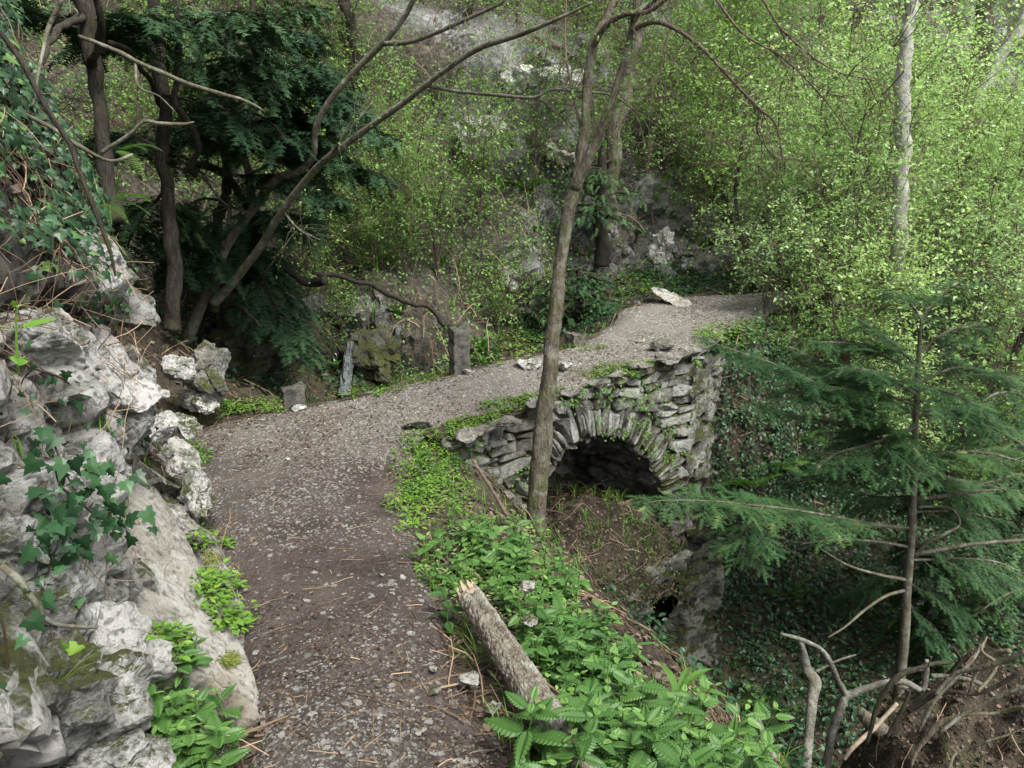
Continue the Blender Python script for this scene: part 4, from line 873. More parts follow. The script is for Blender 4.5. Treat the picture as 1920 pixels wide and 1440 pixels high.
for i, st in enumerate([[(722, 82, 6.2, 4.7), (770, 78, 6.1, 4.3), (820, 60, 6.0, 4.0), (870, 38, 5.9, 3.6), (940, 5, 5.8, 2.9), (960, -20, 5.8, 2.2)],
   [(800, 160, 5.7, 3.6), (860, 172, 5.6, 3.3), (930, 178, 5.5, 3.2), (1000, 183, 5.4, 2.9), (1035, 168, 5.35, 2.6), (1090, 172, 5.3, 2.3), (1150, 180, 5.3, 1.9), (1200, 215, 5.3, 1.3)],
   [(1000, 183, 5.4, 2.2), (1030, 196, 5.4, 1.7), (1050, 215, 5.4, 1.4), (1062, 226, 5.4, 1.0)], [(620, 292, 6.2, 2.9), (650, 250, 6.0, 2.2), (700, 190, 6, 1.4)],
   [(530, 395, 6.6, 2.9), (560, 430, 6.5, 2.2), (600, 450, 6.4, 1.4)], [(470, 400, 6.9, 2.9), (420, 380, 6.8, 2.2), (380, 330, 6.7, 1.4)]]):
    wb = MB(); Pp, Rr = trunk(wb, st, 8, 8, .08, 120 + i)
    Q = twiglets(wb, Pp, Rr, 24, .5, .25, 130 + i, .1, .0025); wb.build('branch', M['bark_limb'], TR, smooth=True); leaf_on(lb, Q, 3, .028, T_OVAL, 140 + i, .5)
lb.build('leaves', M['spring'], TR)

def whorls(pts, n, seed, r0=70, r1=20, yj=.5):
    """branch polylines in pixels round a trunk given as pixel points"""
    r_ = np.random.default_rng(seed); pts = np.array(pts, float); out = []
    for i in range(n):
        t = (i + r_.random()) / n; a = np.array([np.interp(t, np.linspace(0, 1, len(pts)), pts[:, k]) for k in range(3)])
        L = (r0 * (1 - t) + r1 * t) * (.7 + .5 * r_.random()); th = r_.random() * 2 * math.pi; dx, dy = math.cos(th) * L, math.sin(th) * L / FPX * a[2]
        out.append([(a[0], a[1], a[2], 4), (a[0] + dx * .5, a[1] - L * .06, a[2] + dy * .5, 3), (a[0] + dx, a[1] + L * .08, a[2] + dy, 1.5)])
    return out
# --- dark yews on the left bank
def yew(label, trunks, boughs, bark='bark_dark', sprig=.17, needles='yew', slen=.66, sp=.034, seed=0, every=.030, name='yew_tree', droop=.35, tm=None):
    b = W(*trunks[0][0][:3]); dr = drop(b + A_(0, 0, .7)); b = A_(b[0], b[1], (dr if dr is not None else b[2]) - .03)
    r_ = tree(name, label, base=b)
    for i, tk in enumerate(trunks):
        mb = MB(); trunk(mb, tk, 18, 10, .14, seed + i, .05); mb.build('trunk' if i == 0 else 'limb', M[bark], r_, smooth=True)
    wb, nb = MB(), MB()
    for i, bo in enumerate(boughs):
        P_, R_ = px_poly(bo, 8); R_ = R_ * .8; P_ = P_ + np.stack([fbm(P_ * 3 + k, 2, seed + k) for k in range(3)], 1) * .03
        bough(nb, wb, P_, R_, slen, .15, sp, droop, sprig, seed + 10 + i, tm or T_SPRIG_LO, every=every)
        if len(boughs) < 6: q_ = nb.build('bough', M[needles], r_); wb.build('twigs', M[bark], q_); wb, nb = MB(), MB()
    if len(boughs) >= 6: wb.build('branches', M[bark], r_); nb.build('crown', M[needles], r_)
    return r_
yew('dark upright yew trunk nearest the left outcrop, bare to above the photo', [[(318, 610, 6.1, 15.9), (318, 560, 6.1, 13.9), (316, 480, 6.1, 12.6), (318, 400, 6.1, 11.9), (314, 300, 6.1, 11.2), (310, 200, 6.1, 11.2), (300, 90, 6.1, 10.6), (296, 0, 6.1, 10.0), (292, -120, 6.1, 8.6)],
   [(345, 310, 6.1, 5.9), (362, 270, 6.0, 5.3), (350, 225, 5.9, 5.3), (330, 190, 5.8, 5.3), (338, 100, 5.8, 5.3), (332, 10, 5.8, 4.7), (325, -80, 5.8, 4.0)], [(312, 200, 6.1, 4.7), (285, 150, 5.8, 4.0), (255, 110, 5.5, 4.0), (200, 85, 5.2, 5.0)]],
   [[(330, 120, 6.0, 4.0), (430, 110, 6.2, 3.0), (540, 130, 6.4, 2.0)], [(320, 60, 6.0, 4.0), (400, 30, 5.8, 3.0), (500, 20, 5.6, 2.0)], [(310, 180, 6.0, 4.0), (380, 200, 6.2, 3.0), (470, 240, 6.3, 2.0)], [(300, 100, 6.1, 4.0), (250, 60, 6.4, 3.0), (180, 20, 6.6, 2.0)], [(318, 350, 6.1, 4.0), (270, 400, 6.6, 3.0), (240, 470, 7, 2.0)], [(318, 300, 6.1, 4.0), (260, 260, 6.6, 3.0), (220, 250, 7, 2.0)]], seed=200)
yew('crooked twin stemmed yew in the shade behind the leaning tree', [[(396, 590, 7.4, 11.2), (400, 540, 7.4, 10.0), (404, 460, 7.4, 8.6), (412, 400, 7.4, 9.3), (425, 340, 7.4, 8.6), (420, 270, 7.4, 7.3), (425, 160, 7.4, 5.9), (430, 20, 7.4, 4.7)],
   [(348, 312, 7.2, 5.9), (385, 308, 7.2, 6.6), (418, 325, 7.3, 6.6), (445, 365, 7.4, 5.9), (470, 400, 7.4, 5.3)]],
   [[(425, 250, 7.4, 4.0), (500, 190, 7.2, 3.0), (600, 170, 7.0, 2.0), (680, 200, 6.9, 1.0)], [(425, 180, 7.4, 4.0), (500, 130, 7.2, 3.0), (590, 120, 7.2, 2.0), (650, 140, 7.2, 1.0)], [(420, 300, 7.4, 4.0), (500, 260, 7.2, 3.0), (580, 250, 7, 2.0), (650, 270, 7, 1.0)],
    [(425, 330, 7.4, 4.0), (500, 330, 7.2, 3.0), (580, 340, 7.1, 2.0), (640, 370, 7.1, 1.0)], [(415, 230, 7.4, 4.0), (380, 220, 7.0, 3.0), (340, 260, 6.7, 2.0)], [(425, 100, 7.4, 4.0), (520, 60, 7.5, 3.0), (600, 70, 7.5, 2.0)], [(420, 200, 7.4, 4.0), (480, 220, 6.8, 3.0), (540, 260, 6.4, 2.0)], [(410, 420, 7.4, 4.0), (370, 450, 7.2, 3.0), (340, 500, 7, 2.0)], [(410, 380, 7.4, 4.0), (370, 380, 7.3, 3.0), (345, 420, 7.1, 2.0)]], seed=240)
yew('thick shaded yew whose mossy limb sweeps down toward the bridge', [[(500, 500, 8.2, 8.6), (484, 460, 8.1, 9.3), (478, 410, 8, 9.3), (470, 350, 8, 8.0), (455, 300, 8, 6.6), (450, 240, 8, 5.9), (470, 100, 8, 4.7), (480, -20, 8, 5.0)],
   [(478, 455, 8.1, 5.3), (505, 485, 8.0, 5.3), (540, 510, 7.9, 5.9), (570, 530, 7.9, 7.3), (592, 533, 7.9, 9.3), (608, 524, 7.8, 8.6)], [(590, 515, 8.0, 4.0), (640, 520, 8.3, 4.5), (690, 535, 8.5, 5.0), (740, 555, 8.7, 5.0), (770, 565, 8.9, 5.0), (800, 572, 9.1, 4.0), (830, 605, 9.2, 5.0)], [(415, 570, 7.6, 5.0), (445, 575, 7.5, 4.0), (465, 590, 7.4, 4.0), (490, 615, 7.3, 3.0)]],
   [[(470, 330, 8, 4.0), (560, 290, 8, 3.0), (650, 300, 8, 2.0), (720, 330, 8, 1.0)], [(460, 260, 8, 4.0), (540, 220, 8, 3.0), (640, 220, 8, 2.0), (730, 260, 8, 1.0)], [(455, 200, 8, 4.0), (560, 150, 8, 3.0), (650, 160, 8, 2.0)], [(480, 400, 8, 4.0), (440, 440, 8.2, 3.0), (420, 500, 8.4, 2.0)], [(490, 480, 8.1, 4.0), (500, 540, 7.9, 3.0), (540, 600, 7.8, 2.0), (590, 660, 7.8, 1.0)], [(480, 420, 8, 4.0), (540, 400, 8, 3.0), (600, 420, 8, 2.0)], [(470, 120, 8, 4.0), (400, 60, 8, 3.0), (350, 20, 8, 2.0)], [(470, 80, 8, 4.0), (540, 20, 8, 3.0), (600, 20, 8, 2.0)], [(470, 60, 8, 4.0), (430, 150, 8.2, 3.0), (400, 230, 8.4, 2.0)]], seed=280)
yew('added low dark yew thicket that darkens the hollow behind the leaning tree', [[(430, 600, 8.4, 7), (430, 500, 8.4, 6), (425, 380, 8.4, 4)]], whorls([(400, 570, 8.4), (430, 400, 8.4)], 7, 8, 200, 170), seed=520, name='darkening_yew')  # extra back layer of yew, put in to darken this hollow
yew('ivy draped dark trunk in the top left corner', [[(225, 420, 5.2, 11.9), (205, 300, 5.2, 12.6), (190, 200, 5.2, 12.6), (180, 130, 5.2, 13.3), (165, 60, 5.2, 15.9), (150, 0, 5.2, 15.9), (140, -90, 5.2, 14.6)], [(180, 120, 5.2, 8.0), (200, 60, 5.0, 6.6), (190, 0, 4.9, 6.6), (180, -60, 4.8, 5.9)], [(150, 10, 5.2, 6.6), (110, 70, 4.8, 5.3), (60, 120, 4.4, 4.0), (20, 130, 4.2, 4.0)]],
   [[(165, 60, 5.2, 3.0), (100, 20, 5.5, 2.0), (40, 10, 5.7, 1.0)], [(165, 40, 5.2, 3.0), (230, 20, 5.4, 2.0), (280, 40, 5.6, 1.0)]], seed=320)

# --- firs: the sapling on the right and the small ones behind
hero = [[(1708, 990, 6.0, 5), (1650, 985, 5.9, 4.5), (1560, 968, 5.7, 4), (1480, 955, 5.5, 3.5), (1420, 948, 5.4, 3), (1340, 940, 5.2, 2.5), (1250, 938, 5.1, 1.5), (1205, 945, 5.05, 1)],
   [(1430, 950, 5.4, 3), (1405, 985, 5.3, 2.5), (1390, 1030, 5.2, 2), (1380, 1050, 5.2, 1.2)],
   [(1718, 850, 6.0, 5), (1660, 800, 5.9, 4.5), (1600, 760, 5.8, 4), (1540, 725, 5.7, 3.5), (1470, 690, 5.6, 3), (1400, 665, 5.5, 2), (1330, 640, 5.4, 1)],
   [(1720, 780, 6.0, 5), (1650, 740, 6.1, 4), (1560, 690, 6.2, 3), (1480, 650, 6.3, 2)], [(1720, 800, 6.0, 5), (1640, 830, 5.8, 4), (1570, 850, 5.7, 3), (1530, 880, 5.6, 2)], [(1720, 740, 6.0, 4), (1650, 700, 5.7, 3), (1600, 690, 5.5, 2)],
   [(1722, 720, 6.0, 4), (1790, 690, 6.0, 3), (1860, 700, 6.0, 2), (1910, 730, 6.0, 1)], [(1725, 660, 6.0, 4), (1780, 620, 6, 3), (1850, 610, 6, 2)], [(1722, 690, 6.0, 4), (1670, 640, 6, 3), (1610, 600, 6, 2)], [(1728, 600, 6, 3), (1700, 560, 6, 2), (1660, 540, 6, 1)], [(1728, 600, 6, 3), (1770, 550, 6, 2), (1800, 530, 6, 1)],
   [(1715, 880, 6.0, 5), (1780, 850, 5.8, 4), (1850, 850, 5.6, 3), (1930, 870, 5.4, 2)], [(1720, 820, 6, 4), (1700, 850, 5.7, 3), (1690, 900, 5.5, 2)],
   [(1716, 820, 6, 4), (1600, 800, 6.2, 3), (1500, 780, 6.4, 2), (1430, 770, 6.5, 1)], [(1718, 760, 6, 4), (1620, 730, 5.9, 3), (1500, 740, 5.7, 2), (1430, 760, 5.6, 1)], [(1714, 900, 6, 4), (1620, 880, 6.1, 3), (1540, 890, 6.2, 2), (1480, 910, 6.2, 1)], [(1720, 700, 6, 4), (1620, 650, 6.1, 3), (1520, 640, 6.1, 2)], [(1718, 780, 6, 4), (1800, 770, 6.1, 3), (1880, 800, 6.1, 2)], [(1714, 880, 6, 4), (1790, 900, 6.2, 3), (1870, 940, 6.2, 1)], [(1720, 720, 6, 4), (1790, 740, 5.8, 3), (1850, 770, 5.6, 1)]]
bare = [[(1712, 1040, 6, 5), (1760, 1032, 5.9, 4.5), (1830, 1020, 5.8, 4), (1930, 1012, 5.7, 3.5)], [(1712, 937, 6, 4.5), (1770, 930, 5.9, 4), (1820, 923, 5.8, 3.5), (1870, 918, 5.8, 2)],
   [(1712, 1045, 6, 4), (1735, 1020, 5.95, 3.6), (1770, 1002, 5.9, 3.4), (1797, 985, 5.9, 3.2), (1792, 962, 5.9, 3), (1770, 951, 5.95, 2.8), (1718, 950, 6, 2.5)], [(1704, 1088, 6, 4), (1650, 1078, 5.9, 3.2), (1590, 1060, 5.8, 2.4), (1540, 1030, 5.7, 1.2)],
   [(1697, 1107, 6, 3.5), (1660, 1118, 5.8, 3.2), (1620, 1145, 5.7, 2.8), (1585, 1175, 5.6, 2.2), (1553, 1195, 5.5, 1.5)], [(1706, 1026, 6, 3.5), (1640, 1015, 5.9, 2.8), (1570, 1012, 5.8, 2), (1500, 1020, 5.7, 1.2)], [(1712, 900, 6.1, 4), (1706, 860, 5.9, 3), (1704, 850, 5.9, 2)]]
b = W(1685, 1320, 6.0); TR = tree('fir_sapling', 'thin fir sapling with bare lower limbs and dark needled boughs standing in the ravine', base=(b[0], b[1], b[2]))
mb = MB(); trunk(mb, [(1682, 1345, 6, 13.5), (1686, 1290, 6, 10.5), (1695, 1200, 6, 9.8), (1700, 1110, 6, 9.0), (1708, 1010, 6, 8.2), (1712, 920, 6, 7.5), (1715, 830, 6, 6.4), (1719, 740, 6, 5.2), (1724, 650, 6, 3.8), (1728, 590, 6, 1.5)], 16, 10, .07, 9); mb.build('trunk', M['bark_limb'], TR, smooth=True)
for i, bo in enumerate(bare):
    mb = MB(); trunk(mb, bo, 8, 7, .06, 600 + i); mb.build('bare_branch', M['bark_limb'], TR, smooth=True)
for i, bo in enumerate(hero):
    wb, nb = MB(), MB(); P_, R_ = px_poly(bo, 8); bough(nb, wb, P_, R_ * .8, .42, .12 if i > 1 else .28, .024, .14, .12, 610 + i, T_SPRIG, every=.022)
    w_ = nb.build('bough', M['fir'], TR); wb.build('twigs', M['bark_limb'], w_)
# the fir's lower shade boughs
wb, nb = MB(), MB()
for i, bo in enumerate([[(1700, 1000, 6.1, 3), (1780, 1060, 6.6, 2), (1860, 1100, 6.9, 1)], [(1704, 960, 6.1, 3), (1800, 960, 6.5, 2), (1900, 980, 6.8, 1)], [(1700, 1090, 6.1, 3), (1760, 1130, 6.6, 2), (1800, 1180, 6.8, 1)], [(1700, 1060, 6.1, 3), (1640, 1100, 6.5, 2), (1580, 1120, 6.8, 1)], [(1708, 930, 6.1, 3), (1640, 930, 6.6, 2), (1560, 900, 7, 1)], [(1700, 1120, 6.1, 3), (1740, 1200, 6.3, 2), (1780, 1250, 6.4, 1)], [(1702, 1050, 6.1, 3), (1850, 1050, 6.3, 2), (1930, 1080, 6.3, 1)], [(1712, 900, 6.1, 3), (1800, 900, 6.8, 2), (1900, 920, 7.3, 1)]]):
    P_, R_ = px_poly(bo, 8); bough(nb, wb, P_, R_, .5, .1, .035, .4, .12, 640 + i, T_SPRIG_LO, every=.03)
w_ = nb.build('shade_boughs', M['fir'], TR); wb.build('twigs', M['bark_limb'], w_)
yew('small bushy fir behind the middle trunk beside the path', [[(1128, 500, 11.6, 14), (1128, 440, 11.6, 13), (1130, 380, 11.6, 12), (1130, 320, 11.6, 8), (1132, 270, 11.6, 4)]],
    whorls([(1130, 410, 11.6), (1130, 300, 11.6)], 16, 3, 120, 50), sprig=.14, needles='fir', slen=.6, sp=.10, seed=360, every=.07, name='fir_tree')
yew('low dense fir bush beside the low post stub at the upper end of the bridge', [[(1085, 612, 10.6, 9), (1085, 560, 10.6, 7), (1088, 500, 10.6, 4)]],
    whorls([(1080, 600, 10.5), (1085, 505, 10.6)], 26, 4, 110, 60), sprig=.12, needles='fir', slen=.5, sp=.08, seed=400, every=.06, name='fir_bush')
yew('young fir at the right edge with its boughs reaching into the photo', [[(1960, 1200, 6.8, 14), (1950, 900, 6.8, 12), (1945, 650, 6.8, 8)]],
    [[(1950, 900, 6.8, 4), (1880, 890, 6.7, 3), (1800, 920, 6.6, 1)], [(1950, 760, 6.8, 4), (1880, 740, 6.7, 3), (1810, 770, 6.6, 1)], [(1950, 1100, 6.8, 4), (1880, 1120, 6.7, 3), (1820, 1160, 6.6, 1)], [(1950, 1000, 6.8, 4), (1880, 1010, 6.9, 3), (1810, 1040, 7, 1)], [(1950, 850, 6.8, 4), (1860, 800, 7.2, 3), (1780, 800, 7.5, 1)]], sprig=.1, needles='fir', bark='bark_limb', slen=.5, sp=.055, seed=440, every=.04, name='fir_sapling')

# --- far trunks on the hillside
def far_tree(label, pts, bark, crown=0, seed=0, name='slim_tree'):
    b = W(*pts[0][:3]); r_ = tree(name, label, base=b); mb = MB(); P_, R_ = trunk(mb, pts, 14, 8, .12, seed, .05); mb.build('trunk', M[bark], r_, smooth=True)
    wb, lb = MB(), MB(); Q = twiglets(wb, P_, R_, 40 + crown, 1.1, .1, seed, .2, .007, 1., .3); Q2 = twiglets(wb, Q.reshape(-1, 3), None, 160 + crown * 4, .5, .1, seed + 1, .1, .003)
    leaf_on(lb, Q2, 7, .05, T_SMALL, seed + 2, .7); wb.build('branches', M['twig'], r_); lb.build('crown', M['spring'], r_)
far_tree('pale straight trunk rising out of the spring shrubs at upper right', [(1672, 560, 9.3, 12), (1680, 450, 9.3, 13), (1685, 330, 9.3, 13), (1690, 220, 9.3, 13), (1700, 120, 9.3, 12), (1712, 20, 9.3, 11), (1720, -80, 9.3, 10)], 'bark_pale', 20, 700)
far_tree('mossy trunk leaning right near the top right corner', [(1790, 260, 15, 16), (1810, 180, 15, 16), (1835, 110, 15, 15), (1850, 40, 15, 14), (1862, -60, 15, 12)], 'bark', 10, 710)
far_tree('greyish trunk leaning away in the top right corner', [(1830, 200, 14.5, 9), (1870, 120, 14.5, 9), (1905, 60, 14.5, 9), (1960, -30, 14.5, 8)], 'bark_pale', 0, 720)
far_tree('grey lichened trunk standing behind the forked tree above the little fir', [(1128, 440, 11.8, 15), (1140, 370, 11.8, 14), (1150, 300, 11.8, 14), (1160, 220, 11.8, 13), (1175, 140, 11.8, 12), (1190, 60, 11.8, 11), (1205, -60, 11.8, 9)], 'bark', 0, 730)
far_tree('dark trunk on the slope above the tip of the leaning limb', [(668, 130, 11, 10), (660, 70, 11, 10), (650, 0, 11, 10), (645, -80, 11, 9)], 'bark_dark', 0, 740)
far_tree('thin dark stem high on the hillside between the two long limbs', [(885, 200, 13, 6), (880, 100, 13, 6), (882, 0, 13, 6), (880, -60, 13, 5)], 'bark_dark', 0, 750)
far_tree('thin dark stem leaning over the far path bend', [(1390, 590, 10.6, 5), (1400, 500, 10.6, 5), (1380, 400, 10.6, 4), (1400, 250, 10.6, 3)], 'bark_dark', 0, 760)
far_tree('dark sapling stem among shrubs right of the far path bend', [(1545, 700, 9.5, 6), (1540, 600, 9.5, 6), (1548, 480, 9.5, 5), (1540, 330, 9.5, 3)], 'bark_dark', 10, 770)
far_tree('dark slanting stem near the right edge behind the fir sapling', [(1760, 920, 8.5, 8), (1820, 800, 8.5, 8), (1880, 700, 8.5, 7), (1960, 560, 8.5, 5)], 'bark_dark', 10, 780)

# --- spring shrubs
def shrub_meshes(H, nst, ntw, nsub, per, leaf, seed, flat=.68, wide=.5):
    r_ = np.random.default_rng(seed); wb, lb = MB(), MB()
    a = r_.random(nst) * 6.283; sp = r_.uniform(.4, 1.1, nst) * wide * H; K = 9; t = np.linspace(0, 1, K)
    top = H * r_.uniform(.6, 1, nst)
    Pst = np.stack([np.cos(a)[:, None] * sp[:, None] * t ** 1.5, np.sin(a)[:, None] * sp[:, None] * t ** 1.5, top[:, None] * t ** .85], -1) + r_.normal(size=(nst, K, 3)) * .02 * H * t[None, :, None]
    tubes(wb, Pst, np.linspace(1, .25, K)[None] * (.004 * H + .003) * r_.uniform(.6, 1.2, (nst, 1)), 5)
    Q = np.concatenate([twiglets(wb, p, None, max(2, ntw // nst), .34 * H, .05, seed + i, .25, .0035, 1.1, .25) for i, p in enumerate(Pst)])
    Q2 = twiglets(wb, Q.reshape(-1, 3), None, nsub, .16 * H + .08, .12, seed + 99, .0, .0018, 1.2, .0, k=5)
    leaf_on(lb, Q2, per, leaf, T_SMALL, seed + 5, flat, var=None, from_=.1, jit=.015); leaf_on(lb, Q, max(2, per // 2), leaf, T_SMALL, seed + 6, flat)
    return wb, lb
VAR = {}
for nm, args in dict(S=(1.4, 7, 50, 220, 8, .042, 801), S2=(1.3, 6, 50, 200, 8, .044, 802), Mm=(2.4, 7, 90, 480, 8, .050, 803), M2=(2.6, 7, 100, 500, 8, .048, 804), L=(4.2, 8, 170, 900, 9, .056, 805), L2=(4.0, 8, 160, 900, 9, .058, 806), P1=(2.4, 7, 100, 440, 8, .044, 807), P2=(2.6, 8, 110, 460, 8, .044, 808)).items():
    wb, lb = shrub_meshes(*args); VAR[nm] = (args[0], [wb.mesh('stems', M['twig'])], {k: None for k in ('spring', 'spring_skylit')}, lb)
    for k in ('spring', 'spring_skylit'): VAR[nm][2][k] = lb.mesh('crown', M[k])
def shrub(px, py, Y, v, lab, mat='spring', rz=None, sc=None, cat='shrub', group='spring shrubs of the gorge'):
    H, st, cr, _ = VAR[v]; c = W(px, py, Y); sc = sc or rng.uniform(.85, 1.15); b = c - A_(0, 0, .6 * H * sc); d_ = drop(b + A_(0, 0, 1.2 * H))
    if d_ is not None and (d_ > b[2] or abs(d_ - b[2]) < 1.5): b[2] = d_ - .03
    o = bpy.data.objects.new('spring_shrub', None); COL.objects.link(o); o.location = b; o.rotation_euler = (0, 0, rng.random() * 6.28 if rz is None else rz); o.scale = (sc,) * 3; o.empty_display_size = .1
    tag(o, lab, cat, group)
    for nm, me in (('stems', st[0]), ('crown', cr[mat])):
        c_ = bpy.data.objects.new(nm, me); COL.objects.link(c_); c_.parent = o
    return o
SH = [(1370, 250, 13, 'M2', 'spring shrub leaning out over the far end of the path'), (1480, 300, 12.5, 'L', 'tall spring shrub directly behind the far path bend'), (1560, 430, 10.2, 'L2', 'broad spring shrub below the slanting twigs of the forked tree'),
 (1540, 230, 14, 'L', 'spring shrub high on the slope left of the pale straight trunk'), (1700, 420, 10.8, 'L', 'dense spring shrub round the foot of the pale straight trunk'), (1830, 430, 11.5, 'L2', 'dense spring shrub right of the pale straight trunk'),
 (1640, 560, 9.4, 'Mm', 'spring shrub just above the top of the fir sapling'), (1540, 570, 9.4, 'M2', 'spring shrub covering the outer edge of the far path'), (1860, 580, 9.6, 'L', 'pale spring shrub above the right hand fir at the edge'),
 (1490, 420, 11, 'Mm', 'airy spring shrub overhanging the path where it disappears'), (1440, 120, 15, 'L2', 'spring shrub at the top of the photo right of the forked tree'), (1600, 80, 16, 'L', 'spring shrub at the top of the photo left of the pale trunk'),
 (1780, 160, 15, 'L2', 'spring shrub on the crag between the pale trunk and the mossy trunk'), (1890, 250, 14, 'L', 'spring shrub at the right edge under the white crag'), (1250, 230, 14, 'Mm', 'spring shrub on the rocks right of the forked tree'),
 (1760, 640, 8.6, 'Mm', 'spring shrub tangled in the top of the fir sapling'), (1580, 660, 9, 'Mm', 'thin spring shrub behind the upper fir bough'), (1430, 640, 9.2, 'S', 'small spring shrub on the outer verge beyond the bridge corner'),
 (770, 400, 10.6, 'M2', 'airy spring shrub in the middle of the slope left of the forked tree'), (650, 420, 10.4, 'Mm', 'spring shrub under the long bare limbs'), (900, 430, 11.2, 'M2', 'spring shrub above the flat grey rock'), (820, 500, 10.4, 'Mm', 'spring shrub hanging over the tall stone post'),
 (720, 260, 12.5, 'Mm', 'spring shrub seen between the two long bare limbs'), (880, 310, 13, 'Mm', 'spring shrub under the pale crag left of the forked tree'), (560, 90, 11.5, 'M2', 'spring shrub behind the yew crown at top left of centre'), (440, 40, 11.5, 'Mm', 'spring shrub at the top edge behind the yews'),
 (790, 80, 15, 'M2', 'spring shrub at the top edge between the two long limbs'), (960, 60, 16, 'Mm', 'spring shrub at the top edge left of the forked tree'), (1010, 330, 13, 'Mm', 'spring shrub right behind the fork of the middle tree'), (640, 560, 9.6, 'S', 'small spring shrub above the waterfall'),
 (1250, 300, 13, 'Mm', 'spring shrub between the little fir and the far path bend'), (560, 440, 9.8, 'Mm', 'spring shrub right of the leaning tree base'), (700, 480, 10, 'S2', 'small spring shrub above the hanging dead roots'), (1500, 780, 8.6, 'S', 'small spring shrub on the leafy bank behind the drooping fir bough'),
 (1620, 330, 12.4, 'L', 'spring shrub immediately left of the pale straight trunk'), (1760, 300, 13, 'L2', 'spring shrub immediately right of the pale straight trunk'), (1900, 720, 8.4, 'Mm', 'spring shrub behind the fir at the right edge'), (1480, 440, 11, 'Mm', 'spring shrub in the gap above the path end'),
 (600, 250, 11.5, 'Mm', 'spring shrub half hidden behind the dark yew crown'), (930, 560, 10.4, 'S', 'small spring shrub between the tall post and the fir bush'), (330, 60, 10.5, 'M2', 'spring shrub glimpsed behind the upright yew at the top edge'), (250, 160, 9.5, 'Mm', 'spring shrub between the ivy bank and the upright yew'), (700, 130, 13.5, 'M2', 'spring shrub behind the dark trunk above the long limb'), (1080, 180, 15, 'M2', 'spring shrub right behind the upper stems of the forked tree'),
 (1120, 60, 16, 'L', 'spring shrub at the top edge behind the forked tree'), (1330, 120, 15, 'L2', 'spring shrub above the drooping twigs of the forked tree'), (620, 330, 10.8, 'M2', 'spring shrub behind the bend of the long limbs'), (840, 210, 13.5, 'M2', 'spring shrub under the middle of the upper long limb'), (520, 380, 10.5, 'M2', 'spring shrub in the shade behind the crooked yew'),
 (1000, 440, 11.8, 'M2', 'spring shrub filling the slope just left of the forked trunk'), (1290, 300, 12.8, 'M2', 'spring shrub above the dark outcrop by the path bend'), (760, 520, 10, 'S', 'small spring shrub left of the tall stone post'), (1900, 500, 10.5, 'L', 'spring shrub at the right edge at mid height'),
 (970, 190, 14, 'M2', 'airy spring shrub veiling the pale crag at top centre'), (880, 150, 14, 'M2', 'airy spring shrub right of the thin dark stem at the top'), (1310, 430, 12.4, 'M2', 'spring shrub against the cliff foot behind the flat pale slab'), (1210, 420, 12.6, 'M2', 'spring shrub just right of the little fir before the grey outcrop'), (1180, 130, 14, 'M2', 'airy spring shrub between the stems of the forked tree'), (820, 30, 15, 'M2', 'airy spring shrub at the top edge above the long limb'),
 (1800, 820, 8.2, 'S', 'small spring shrub in the shade right of the fir sapling')]
for i, (px, py, Y, v, lab) in enumerate(SH): shrub(px, py, Y, {'Mm': 'P1', 'M2': 'P2'}.get(v, v) if px < 1320 else v, lab, 'spring_skylit' if (px > 1400 and 150 < py < 720) else 'spring')  # right-hand shrubs take the leaf colour brightened for sky light

# ================================================================ LOGS, BRANCHES, UPROOTED MOUND
def stick(name, pts, mat, label, cat='branch', sides=12, per=10, rough=.12, seed=0, furrow=0., group=None, kids=(), wob=.01):
    P_, R_ = px_poly(pts, per); b = P_[P_[:, 2].argmin()].copy()
    if kids:
        r_ = empty(name, b, label, cat, group); mb = MB(); trunk(mb, (P_, R_), sides, per, rough, seed, wob, furrow); mb.build('main_stem', M[mat], r_, smooth=True)
        for i, k in enumerate(kids): mb = MB(); trunk(mb, k, 10, per, rough, seed + 5 + i, wob, furrow); mb.build('fork', M[mat], r_, smooth=True)
        return r_
    mb = MB(); trunk(mb, (P_, R_), sides, per, rough, seed, wob, furrow); return tag(mb.build(name, M[mat], origin=b, smooth=True), label, cat, group)
# the split log on the path edge
la, lb_, lc = G(878, 1155) + A_(0, 0, .10), G(940, 1290) + A_(.02, 0, .09), G(1035, 1420) + A_(.05, 0, .02); le = la + (lc - la) * 1.7; le[2] -= .12
LP = smooth_poly(np.array([la, (la + lc) / 2 + A_(0, 0, .01), lc, le]), 40); LR = np.full(len(LP), .056) * np.linspace(.92, 1.06, len(LP))
r_ = empty('split_log', A_(lb_[0], lb_[1], 0), 'split rotting log with cracked bark lying beside the path among nettles', 'log'); mb = MB()
n_ = 64; tubes(mb, LP, LR, n_, 0, 0); V = mb.V[-1]; Cc = np.repeat(LP, n_, 0); dv_ = V - Cc; ang = np.tile(np.arange(n_), len(LP)) / n_ * 6.283
up = dv_[:, 2] / .056; crack = np.exp(-((up - .93 + .0) / .07) ** 2) * np.clip(1.2 - np.repeat(np.linspace(0, 2.2, len(LP)), n_), 0, 1)
wn_ = fbm(V * 26, 4, 40) * .06; _, F2a, _, _ = worley(V * A_(50, 28, 50), 41); F1a = worley(V * A_(50, 28, 50), 41)[0]; pl = np.clip((F2a - F1a) / .3, 0, 1)
mb.V[-1] = Cc + dv_ * (1 + wn_ + pl * .09 - .05 - crack * .62)[:, None]; mb.B[-1] = crack
mb.build('bark', M['bark_log'], r_, smooth=False)
mb = MB(); e0 = LP[0]; tz = unit(LP[0] - LP[1]); sidev = unit(np.cross(tz, A_(0, 0, 1))); upv = np.cross(sidev, tz)
